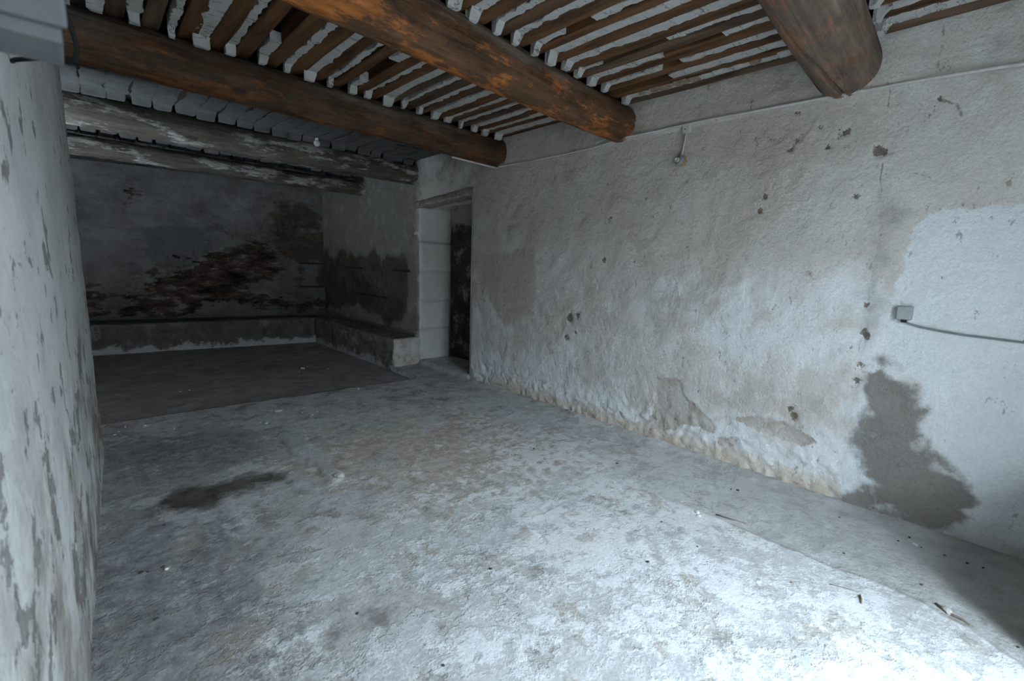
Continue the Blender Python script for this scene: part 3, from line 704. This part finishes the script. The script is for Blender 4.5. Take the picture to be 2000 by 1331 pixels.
# ---------------------------------------------------------------- left partition, other shell walls
def build_left_wall():
    """long wall close beside the camera; its free end is rounded"""
    y_end = lambda z: 3.98 + 0.13 * z
    ts = np.concatenate([np.linspace(-1.32, 3.6, 310), np.linspace(3.6, 4.0, 50)[1:]])
    zs = np.linspace(-0.1, 2.64, 140)
    rows = []
    for t in ts: rows.append((left_x(t), t))
    e = 4.0; xf = left_x(e); r = 0.07; th = 0.46
    for a in np.linspace(0, 90, 10)[1:]: rows.append((xf - r + r * math.cos(math.radians(a)), e + r * math.sin(math.radians(a))))
    for q in np.linspace(0, 1, 14)[1:]: rows.append((xf - r - q * th, e + r))
    for q in np.linspace(0, 1, 10)[1:]: rows.append((xf - r - th, e + r - q * 0.6))
    rows = np.array(rows); nu, nv = len(rows), len(zs)
    X = np.repeat(rows[:, :1], nv, 1).ravel(); Y = np.repeat(rows[:, 1:], nv, 1).ravel(); Z = np.tile(zs, nu)
    T = np.gradient(rows, axis=0); N = np.stack([T[:, 1], -T[:, 0]], 1); N /= np.linalg.norm(N, axis=1, keepdims=True)
    NX, NY = np.repeat(N[:, :1], nv, 1).ravel(), np.repeat(N[:, 1:], nv, 1).ravel()
    sh = np.where(Y > 3.4, 0.13 * Z * sstep(3.4, 4.0, Y), 0)
    near = sstep(0.3, 3.4, Y)
    d = 0.004 * fbm(X + Y, Z, 0, 1.3, 3) + near * (0.007 * fbm(Y, Z, X, 3.5, 3) + 0.004 * fbm(Y, Z, X, 14, 3, 0.6))
    V = np.stack([X + NX * d, Y + NY * d + sh, Z], 1)
    me = grid_mesh('wall_left', V, grid_faces(nu, nv, flip=True))
    return link('wall_left', me, M_LW, None, True, kind='structure')
build_left_wall()
bm = box_bm(-0.9, DOOR_X0, DOOR_Y1, DOOR_Y0, -0.1, 2.64); box_bm(DOOR_X1, XW + 0.6, DOOR_Y1, DOOR_Y0, -0.1, 2.64, bm=bm); box_bm(DOOR_X0, DOOR_X1, DOOR_Y1, DOOR_Y0, DOOR_Z, 2.64, bm=bm)
box_bm(2.28, XW + 0.1, DOOR_Y0, -0.29, -0.1, 0.5, bm=bm)   # unseen low block right of the door, added to shade the floor corner
bm_obj('wall_front', bm, M_PLASTER, kind='structure')
bm = box_bm(-2.95, -2.75, 3.2, 9.4, -0.1, 2.64); box_bm(-2.95, -0.42, 3.2, 3.45, -0.1, 2.64, bm=bm)
bm_obj('wall_far_left', bm, M_BW, kind='structure')

# ---------------------------------------------------------------- masonry benches
def warp_back(V):
    k = 0.172 - 0.023 * np.clip((V[:, 1] - 8.12) / 0.5, 0, 1); V = V.copy(); V[:, 1] -= k * (V[:, 0] - 0.06); return V
tag(rough_box('masonry_bench', -2.7, 3.0, 8.12, 8.622, ZB - 0.03, 0.345, 0.035, lambda V: np.where(V[:, 2] > 0.33, 0.004, 0.012), M_BENCH_B, round_=0.03, warp=warp_back, seed=2),
    'long low dark masonry ledge running along the foot of the back wall', 'bench', 'built-in masonry ledges')
tag(rough_box('masonry_bench', 2.775, XW - 0.002, 5.075, 7.645, ZB - 0.03, 0.345, 0.025, lambda V: np.where(V[:, 2] > 0.33, 0.006, np.where(V[:, 1] < 5.1, 0.006, 0.024)), M_BENCH_R, round_=0.03, seed=9, nscale=8,
    warp=lambda V: np.stack([V[:, 0] - 0.014 * (V[:, 1] - 5.075) * (V[:, 0] < 3.1), V[:, 1] - 0.172 * (V[:, 0] - 2.775) * (V[:, 1] - 5.075) / 2.57 - 0.02 * (V[:, 1] > 7.5), V[:, 2]], 1)),
    'low crumbling masonry ledge with whitewashed end beside the doorway', 'bench', 'built-in masonry ledges')

# ---------------------------------------------------------------- ceiling
deck = bm_obj('ceiling', box_bm(-2.95, XW + 0.75, -1.4, 9.4, 2.60, 2.70), M_DECK, kind='structure')
BEAMS = []  # (y at the right wall, radius, centre height)
beam_specs = [(-0.72, 0.13, 2.375), (0.765, 0.150, 2.405), (2.205, 0.132, 2.385), (3.617, 0.130, 2.374), (5.235, 0.130, 2.370), (6.625, 0.098, 2.322)]
def beam_y(k, x): return beam_specs[k][0] - 0.0764 * (XW - x)
def build_beam(k, mat, label, x0, taper=0.0, x1=XW + 0.06, bow=0.0):
    yw, r, zc = beam_specs[k]
    L = (x1 - x0) / BD[0]; n = int(L / 0.03); seg = 144 if k == 1 else 48
    ss = np.concatenate([np.linspace(0, L - 0.05, n), L - 0.05 + np.array([0.02, 0.035, 0.045, 0.05])])
    V = []
    for i, s in enumerate(ss):
        rr = r * (1 + taper * (1 - s / L))
        if i >= n: rr *= [0.995, 0.975, 0.94, 0.88][i - n]
        a = np.arange(seg) * 2 * np.pi / seg
        lump = 1 + 0.045 * fbm(np.cos(a) * 0.9 + k * 7, np.sin(a) * 0.9 + s * 0.5, s * 0.35, 1.0, 3) + 0.012 * fbm(np.cos(a) * 5 + k, np.sin(a) * 5, s * 0.8, 1.0, 2)
        if k == 1:      # deep drying split that runs out at the wall end
            u = (L - s); wob = -1.72 + 0.05 * math.sin(u * 9) + 0.62 * u
            da = np.abs((a - 2 * np.pi) - wob); da = np.minimum(da, 2 * np.pi - da)
            lump = lump - 0.34 * np.clip(1 - da / 0.075, 0, 1) * np.clip((1.15 - u) / 0.5, 0, 1)
        w = 0.02 * float(vnoise(s * 0.7 + k * 5, 1.3)) * min(1, (L - s) / 0.6); z = 0.012 * float(vnoise(s * 0.8 + k * 3, 4.3)) * min(1, (L - s) / 0.6) + bow * math.sin(math.pi * s / L)
        V.append(np.stack([np.full(seg, s - L), w + rr * lump * np.cos(a), z + rr * lump * np.sin(a)], 1))
    V = np.concatenate(V); m = len(ss)
    faces = [(i * seg + q, i * seg + (q + 1) % seg, (i + 1) * seg + (q + 1) % seg, (i + 1) * seg + q) for i in range(m - 1) for q in range(seg)]
    faces += [tuple(range(seg - 1, -1, -1)), tuple((m - 1) * seg + q for q in range(seg))]
    o = link('ceiling_beam', mesh_from('ceiling_beam', V, faces), mat, None, True)
    o.location = (x1, yw + 0.0764 * (x1 - XW), zc); o.rotation_euler = (0, 0, math.atan2(BD[1], BD[0]))
    return tag(o, label, 'beam', 'round log beams carrying the ceiling')
build_beam(1, M_BEAM_GREY, 'thick greyed log beam with a deep split, nearest, ending at upper right wall', -0.3)
build_beam(2, M_BEAM_BROWN, 'brown log beam with bright orange scuffs crossing the middle of the ceiling', -0.3)
build_beam(3, M_BEAM_DARK, 'dark brown log beam ending at the wall just above the doorway', -0.3)
build_beam(4, M_BEAM_PALE, 'pale weathered log beam with flaking whitewash behind the brown beams', -2.8)
build_beam(5, M_BEAM_PALE, 'thin squared-end grey log beam closest to the back wall', -2.8, x1=XW + 0.02)

# joists and plaster infill, bay by bay; PITCH is the spacing read along the second brown beam
PITCH = 0.148
def infill_strip(xc, y0, y1, half, z, seed, plug0, plug1, mat, breaks=(), rag=0.010):
    """ragged plaster band between two joists, with plugs hanging down against the beams at its ends"""
    n = max(8, int((y1 - y0) / 0.014))
    ys = np.linspace(y0, y1, n + 1)
    prof = np.array([-1, -0.9, 0, 0.9, 1.0])
    L = np.maximum(0.006, half * (1 + 0.45 * fbm(ys, seed, 0, 4, 3, 0.6)) + rag * fbm(ys, seed + 3, 0, 22, 4, 0.75))
    Rr = np.maximum(0.006, half * (1 + 0.45 * fbm(ys, seed + 9, 0, 4, 3, 0.6)) + rag * fbm(ys, seed + 13, 0, 22, 4, 0.75))
    gen = np.random.default_rng(int(seed * 1000))
    def jag():
        k = np.cumsum(gen.uniform(0.012, 0.06, 90)) + y0 - 0.02
        return np.interp(ys, k, gen.uniform(-1, 1, 90))
    L = np.maximum(0.005, L + rag * 0.55 * jag()); Rr = np.maximum(0.005, Rr + rag * 0.55 * jag())
    V = []
    for i, y in enumerate(ys):
        dip = 0.0
        narrow = 1.0
        if plug0: t = np.clip(1 - (y - y0) / 0.05, 0, 1); dip += plug0 * min(1, t * 2.2); narrow -= 0.2 * t
        if plug1: t = np.clip(1 - (y1 - y) / 0.05, 0, 1); dip += plug1 * min(1, t * 2.2); narrow -= 0.2 * t
        zz = z - 0.004 * (1 + 0.7 * float(vnoise(y * 6, seed * 2.1))) - dip
        for j, p in enumerate(prof):
            w = (L[i] if p < 0 else Rr[i]) * abs(p) * narrow
            zb = zz + (0.0025 if abs(p) == 1 else 0.0) + 0.0012 * float(vnoise(y * 40 + seed, p * 3))
            V.append((xc + (-w if p < 0 else w), y, zb))
        V.append((xc + Rr[i] * 0.95 * narrow, y, z + 0.05)); V.append((xc - L[i] * 0.95 * narrow, y, z + 0.05))
    m = 7; faces = []
    for i in range(n):
        mid = (ys[i] + ys[i + 1]) / 2
        if any(a < mid < b for a, b in breaks): continue
        for j in range(m):
            k = (j + 1) % m
            faces.append((i * m + j, (i + 1) * m + j, (i + 1) * m + k, i * m + k))
        if i == 0 or any(a < mid - 0.014 < b for a, b in breaks): faces.append(tuple(i * m + j for j in range(m)))
        if i == n - 1 or any(a < mid + 0.014 < b for a, b in breaks): faces.append(tuple((i + 1) * m + j for j in range(m - 1, -1, -1)))
    me = mesh_from('plaster_strip', V, faces)
    bm = bmesh.new(); bm.from_mesh(me); bmesh.ops.recalc_face_normals(bm, faces=bm.faces); bm.to_mesh(me); bm.free()
    return link('plaster_strip', me, mat, deck, False)
def joist(xc, y0, y1, w, z, seed, mat):
    n = max(6, int((y1 - y0) / 0.06)); ys = np.linspace(y0, y1, n + 1); V = []
    for i, y in enumerate(ys):
        e = 0.005 * float(vnoise(y * 3, seed)); f = 0.005 * float(vnoise(y * 3, seed + 5)); g = 0.004 * float(vnoise(y * 2.4, seed + 8))
        tw = 0.004 * math.sin(seed * 3)
        V += [(xc - w / 2 + e, y, z + g + tw), (xc - w / 2 + e + 0.006, y, z + g - 0.005 + tw), (xc + w / 2 + f - 0.006, y, z + g - 0.005 - tw), (xc + w / 2 + f, y, z + g - tw), (xc + w / 2 + f, y, z + 0.095), (xc - w / 2 + e, y, z + 0.095)]
    faces = [(i * 6 + j, (i + 1) * 6 + j, (i + 1) * 6 + (j + 1) % 6, i * 6 + (j + 1) % 6) for i in range(n) for j in range(6)]
    faces += [tuple(range(5, -1, -1)), tuple(n * 6 + j for j in range(6))]
    me = mesh_from('joist', V, faces)
    bm = bmesh.new(); bm.from_mesh(me); bmesh.ops.recalc_face_normals(bm, faces=bm.faces); bm.to_mesh(me); bm.free()
    return link('joist', me, mat, deck, False)
bays = [(0, 1, 0.036, M_INFILL, -0.15, 0.003), (1, 2, 0.029, M_INFILL, -0.15, 0.004), (2, 3, 0.032, M_INFILL, -0.15, 0.003), (3, 4, 0.0715, M_INFILL_DIM, 0.0, -0.008), (4, 5, 0.0715, M_INFILL_DIM, 0.0, -0.008), (5, None, 0.0715, M_INFILL_DIM, 0.0, -0.008)]
for b, (ka, kb, half, mt, xmin, dz) in enumerate(bays):
    rr = random.Random(40 + b)
    N = int((XW + 0.02 - xmin) / PITCH)
    for i in range(N + 1):
        xc = XW - 0.075 - PITCH * i + rr.uniform(-0.014, 0.014)
        ra = beam_specs[ka][1]
        ya = beam_y(ka, xc)
        yb = beam_y(kb, xc) if kb is not None else back_y(xc) + 0.1
        rb = beam_specs[kb][1] if kb is not None else 0.0
        w = 0.088 * rr.uniform(0.88, 1.10)
        ztop = CEIL + (0.012 if b != 0 else 0.03) + rr.uniform(-0.003, 0.003)
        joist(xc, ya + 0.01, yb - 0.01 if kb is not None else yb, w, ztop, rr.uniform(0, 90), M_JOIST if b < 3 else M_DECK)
        xs_ = xc - PITCH / 2
        brk = []
        if b in (0, 1, 2) and rr.random() < (0.30 if b == 1 else 0.15):
            a = rr.uniform(ya + 0.25, yb - 0.5); brk = [(a, a + rr.uniform(0.12, 0.5))]
        hs = half * rr.choice([0.55, 0.75, 0.95, 1.0, 1.15, 1.3]) if b < 3 else half * rr.uniform(0.94, 1.02)
        pa, pb = rr.uniform(0.03, 0.058), rr.uniform(0.035, 0.06)
        if kb is None: pb = 0
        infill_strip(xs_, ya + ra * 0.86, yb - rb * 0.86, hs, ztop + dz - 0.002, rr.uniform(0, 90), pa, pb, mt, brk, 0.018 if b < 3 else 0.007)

# rubble packed above the joists beside the right wall, between the two nearest beams
for i in range(12):
    t = random.random(); y = 0.95 + 1.05 * i / 12 + random.uniform(-0.02, 0.02)
    a = random.uniform(0.03, 0.055)
    rough_box('rubble_stone', XW - 0.17 + random.uniform(-0.02, 0.02) - a * .6, XW - 0.17 + a * .6, y - a, y + a, 2.495, 2.55, 0.014, 0.012, random.choice([M_RUBBLE, M_RUBBLE, M_INFILL]), deck, round_=0.018, seed=i * 2.7, nscale=16)

# ---------------------------------------------------------------- cables, lamp holder, boxes
def rwall(px, py, off=0.0):
    p = RW(px, py); return (XW - off, p[1], p[2])
cab = [(977, 327), (1030, 318), (1100, 304), (1160, 291), (1228, 270), (1280, 259), (1330, 248), (1400, 234), (1480, 219), (1560, 204), (1620, 193), (1700, 178), (1800, 160), (1900, 144), (1998, 128), (2150, 106)]
pts = [rwall(a, b, 0.030 + 0.003 * math.sin(i * 2.1)) for i, (a, b) in enumerate(cab)]
b1e = np.array([XW, beam_y(3, XW), 0])
under = []
for x in np.linspace(XW - 0.62, XW - 0.05, 6):
    under.append((x, beam_y(3, x) - 0.02, beam_specs[3][2] - beam_specs[3][1] - 0.012))
pts.append((XW - 0.03, -0.88, pts[-1][2]))
tag(tube('wall_cable', under + pts, 0.0085, M_CABLE_W), 'thin whitewashed cable running along the right wall under the beam ends', 'cable')

lp = RW(1333, 316); lt = RW(1345, 252)
lamp = tag(empty('lamp_holder', (XW, lp[1], lp[2])), 'empty grey bulb socket on wooden disc hanging from conduit on right wall', 'lamp')
def under_root(o, r): o.parent = r; return o
lathe('mounting_disc', [(0.005, 0), (0.036, 0.0), (0.038, 0.006), (0.037, 0.016), (0.032, 0.020), (0.005, 0.020)], M_WOOD_DISC, lamp, loc=(-0.010, 0, 0), axis='-X')
lathe('socket', [(0.005, 0.018), (0.034, 0.018), (0.034, 0.030), (0.031, 0.042), (0.026, 0.052), (0.0245, 0.060), (0.0215, 0.060), (0.0205, 0.050), (0.005, 0.046)], M_BAKELITE, lamp, loc=(-0.012, 0, 0), axis='-X')
lathe('ceramic_insert', [(0.007, 0.050), (0.016, 0.050), (0.0165, 0.070), (0.0145, 0.074), (0.0105, 0.074), (0.0095, 0.060), (0.007, 0.058)], M_CERAMIC, lamp, loc=(-0.012, 0, 0), axis='-X')
dy, dz = lt[1] - lp[1], lt[2] - lp[2]
tube('conduit', [(-0.022, 0, 0.030), (-0.022, dy * 0.5, dz * 0.5), (-0.022, dy * 0.95, dz - 0.02)], 0.0065, M_CABLE_W, lamp)
bmb = box_bm(-0.038, -0.004, dy - 0.026, dy + 0.026, dz - 0.032, dz + 0.020, 0.004); bm_obj('junction_cover', bmb, M_CABLE_W, lamp)
lathe('cover_screw', [(0.001, 0.036), (0.0045, 0.036), (0.004, 0.040), (0.001, 0.041)], M_IRON, lamp, loc=(0.0, dy + 0.006, dz - 0.008), axis='-X', seg=10)

jb = RW(1768, 611)
jbo = tag(empty('junction_box', (XW, jb[1], jb[2])), 'small square grey junction box on the smooth white part of right wall', 'junction box')
bm_obj('back_box', box_bm(-0.034, 0.004, -0.033, 0.033, -0.036, 0.036, 0.006), M_BOX, jbo)
bm_obj('cover', box_bm(-0.042, -0.034, -0.031, 0.031, -0.034, 0.034, 0.005), M_BOX, jbo)
bm_obj('cable_gland', box_bm(-0.030, -0.010, -0.014, 0.010, -0.050, -0.034, 0.004), M_BLACK, jbo)
cp = [(1766, 627), (1775, 632), (1800, 639), (1840, 647), (1880, 654), (1930, 660), (2000, 669), (2120, 682)]
tag(tube('wall_cable', [rwall(a, b, 0.018 if i else 0.020) for i, (a, b) in enumerate(cp)] + [(XW - 0.018, -0.88, RW(2120, 682)[2] - 0.05)], 0.0052, M_CABLE_G), 'dark grey cable running from the junction box toward the right edge', 'cable')

# electrical box high on the left wall, close to the camera
ebx = empty('electrical_box', (float(left_x(0.95)), 0.95, 1.57)); tag(ebx, 'pale painted electrical box fixed high on the near left wall', 'electrical box')
x0 = -0.01; x1 = 0.011 - float(left_x(0.95))
bm_obj('housing', box_bm(x0, x1, -0.05, 0.06, 0.0, 0.40, 0.006), M_PBOX, ebx)
bm_obj('lid', box_bm(x0 + 0.012, x1 + 0.006, -0.062, -0.05, 0.018, 0.40, 0.004), M_PBOX, ebx)
bm_obj('hinge', box_bm(x1 + 0.002, x1 + 0.008, -0.056, -0.03, 0.06, 0.10, 0.001), M_IRON, ebx)
def atdepth(px, py, y):
    r = ray(px, py); return tuple(C0 + r * (y / r[1]))
loop = [atdepth(*p, 1.55 + 0.02 * i) for i, p in enumerate([(112, -8), (124, 15), (132, 35), (140, 58), (148, 82), (150, 102), (145, 117), (134, 122), (122, 120), (112, 112)])]
loop += [(float(left_x(1.78)) + 0.012, 1.78, loop[-1][2] - 0.015), (float(left_x(1.82)) + 0.002, 1.82, loop[-1][2] - 0.01)]
loop = [(float(left_x(1.45)) + 0.003, 1.45, loop[0][2] + 0.03), (float(left_x(1.5)) + 0.02, 1.5, loop[0][2] + 0.03)] + loop
tag(tube('hanging_cable', loop, 0.0055, M_BLACK), 'black cable hanging in a loop beside the electrical box', 'cable')

# milky bulb stuck under the ceiling near the pale beam
bp = on_plane(619, 280, (XW, beam_y(4, XW) - 0.165, 0), (-BD[1], BD[0], 0))
bu = tag(empty('light_bulb', tuple(bp)), 'small round milky bulb under the ceiling against the pale beam', 'light bulb')
prof = [(0.032 * math.sin(a), -0.032 * math.cos(a)) for a in np.linspace(0.05, 2.6, 14)]
lathe('globe', prof, M_BULB, bu, seg=24)
lathe('cap', [(0.016, 0.026), (0.016, 0.075), (0.022, 0.078), (0.022, 0.20), (0.003, 0.21)], M_CERAMIC, bu, seg=16)

# ---------------------------------------------------------------- slats and pegs in the far walls
def slat_right(px0, px1, py, label, h=0.022):
    a, b = RW(px0, py), RW(px1, py)
    o = bm_obj('embedded_slat', box_bm(-0.022, 0.03, -(a[1] - b[1]) / 2, (a[1] - b[1]) / 2, -h / 2, h / 2, 0.003), M_IRON)
    o.location = (XW, (a[1] + b[1]) / 2, (a[2] + b[2]) / 2); tag(o, label, 'slat', 'dark slats set in the far walls')
slat_right(675, 709, 523, 'short dark slat set in the wall near the back corner')
slat_right(770, 802, 529, 'short dark slat set in the wall right beside the doorway', 0.03)
slat_right(695, 758, 577, 'long thin dark slat set in the wall just above the side ledge')
def slat_back(px0, px1, py, label):
    a, b = on_plane(px0, py, BWp, BWn), on_plane(px1, py, BWp, BWn)
    L = np.linalg.norm(b - a)
    o = bm_obj('embedded_slat', box_bm(-L / 2, L / 2, -0.03, 0.03, -0.013, 0.013, 0.003), M_IRON)
    o.location = tuple((a + b) / 2); o.rotation_euler = (0, 0, math.atan2(b[1] - a[1], b[0] - a[0])); tag(o, label, 'slat', 'dark slats set in the far walls')
slat_back(584, 634, 515, 'upper of two dark shelf slats at the right end of the back wall')
slat_back(584, 634, 560, 'lower of two dark shelf slats at the right end of the back wall')
p = on_plane(338, 500, BWp, BWn)
pg = tag(tube('iron_peg', [(p[0], p[1] + 0.03, p[2]), (p[0] + .005, p[1] - 0.05, p[2]), (p[0] + 0.03, p[1] - 0.07, p[2] - 0.02), (p[0] + 0.07, p[1] - 0.07, p[2] - 0.03)], 0.016, M_IRON), 'short dark iron peg in the middle of the back wall', 'peg')

# ---------------------------------------------------------------- debris on the floor
def lump(name, px, py, r, mat, flat=0.6, seed=0.0):
    q = on_z(px, py); x, y = q[0], q[1]
    z = float(floor_h(x, y)[0]) if y < slab_y(x) else ZB + float(0.010 * fbm(x, y, 2, 1.0, 3) + 0.003 * fbm(x, y, 5, 6, 3))
    if y >= slab_y(x): q = on_z(px, py, ZB); x, y = q[0], q[1]; z = ZB + float(0.010 * fbm(x, y, 2, 1.0, 3) + 0.003 * fbm(x, y, 5, 6, 3))
    bm = bmesh.new(); bmesh.ops.create_icosphere(bm, subdivisions=2, radius=r)
    rs = random.Random(int(seed * 97) + int(px)); sx, sy = rs.uniform(0.7, 1.5), rs.uniform(0.7, 1.2); an = rs.uniform(0, 3.1)
    for v in bm.verts:
        k = 1 + 0.35 * float(vnoise(v.co.x / r * 1.3 + seed, v.co.y / r * 1.3 + px, v.co.z / r * 1.3))
        a, b = v.co.x * sx * k, v.co.y * sy * k
        v.co = Vector((a * math.cos(an) - b * math.sin(an), a * math.sin(an) + b * math.cos(an), v.co.z * flat * k))
    o = bm_obj(name, bm, mat); o.location = (x, y, z + r * flat * 0.55)
    return o
tag(lump('mortar_chunk', 664, 937, 0.030, M_CHUNK, 0.45, 1.0), 'grey mortar chunk at the near end of the raised floor strip', 'stone')
tag(lump('mortar_chunk', 545, 804, 0.034, M_CHUNK, 0.35, 2.0), 'pale mortar crumb lying just before the dark floor edge', 'stone')
tag(lump('mortar_chunk', 592, 722, 0.030, M_CHUNK, 0.5, 3.0), 'small rubble piece on the dark sunken floor', 'stone')
tag(lump('mortar_chunk', 1850, 1192, 0.020, M_CHUNK, 0.5, 4.0), 'mortar fragment in the crack near the lower right corner', 'stone')
dark = [(1292, 1020), (1362, 1069), (1266, 1098), (1777, 1047), (1800, 1066), (1846, 1082), (1649, 1078), (1800, 1139), (1545, 1138), (1890, 1098), (1921, 1106), (698, 1201), (866, 1302), (958, 1113), (1205, 906), (1043, 877), (320, 1025), (275, 1118), (289, 1117), (305, 1212), (318, 1107), (1755, 1053), (1640, 1008), (1265, 1098), (1428, 956), (1441, 958), (1989, 1264)]
for i, (a, b) in enumerate(dark):
    where = 'on the grey strip along the right wall foot' if a > 1600 and b < 1145 else 'on the dim floor beside the left wall' if a < 400 else 'on the bright middle of the concrete floor'
    tag(lump('debris_crumb', a, b, random.uniform(0.004, 0.0075), M_CRUMB_D, 0.6, i * 1.3), 'tiny dark crumb of debris ' + where, 'crumb', 'dark crumbs ' + where)
white = [(232, 843), (245, 834), (224, 850), (340, 838), (283, 832), (325, 1112), (1365, 1009), (1362, 1002), (1787, 1061), (620, 805), (610, 812), (590, 806), (530, 803), (520, 827), (508, 826), (700, 760), (560, 690), (585, 728), (600, 718), (640, 722), (352, 766), (370, 763)]
for i, (a, b) in enumerate(white):
    q = on_z(a, b)
    where = 'on the dark sunken floor at the back' if q[1] > slab_y(q[0]) else 'on the grey strip along the right wall foot' if a > 1000 else 'on the concrete just before the dark floor'
    if b > 1100 and a < 400: where = 'on the dim floor beside the left wall'
    tag(lump('plaster_crumb', a, b, random.uniform(0.006, 0.013), M_CRUMB_W, 0.5, i * 1.7 + 50), 'tiny white plaster crumb ' + where, 'crumb', 'white crumbs ' + where)
def twig(pts, r, label):
    P = []
    for a, b in pts:
        q = on_z(a, b); P.append((q[0], q[1], float(floor_h(q[0], q[1])[0]) + r * 0.9))
    tag(tube('twig', P, [r] * (len(P) - 1) + [r * 0.5], M_TWIG, seg=6), label, 'twig')
twig([(1398, 1005), (1425, 1014), (1458, 1023)], 0.004, 'thin straight dry twig lying by the floor crack below the flaked plaster')
twig([(1620, 1141), (1650, 1149), (1676, 1156)], 0.002, 'very fine pale stalk lying on the bright floor')
twig([(1679, 1164), (1682, 1172), (1682, 1180)], 0.004, 'short curved twig standing out dark on the brightest floor')
twig([(1828, 1178), (1850, 1196), (1880, 1210), (1895, 1220)], 0.005, 'bent twig lying in the crack at lower right')
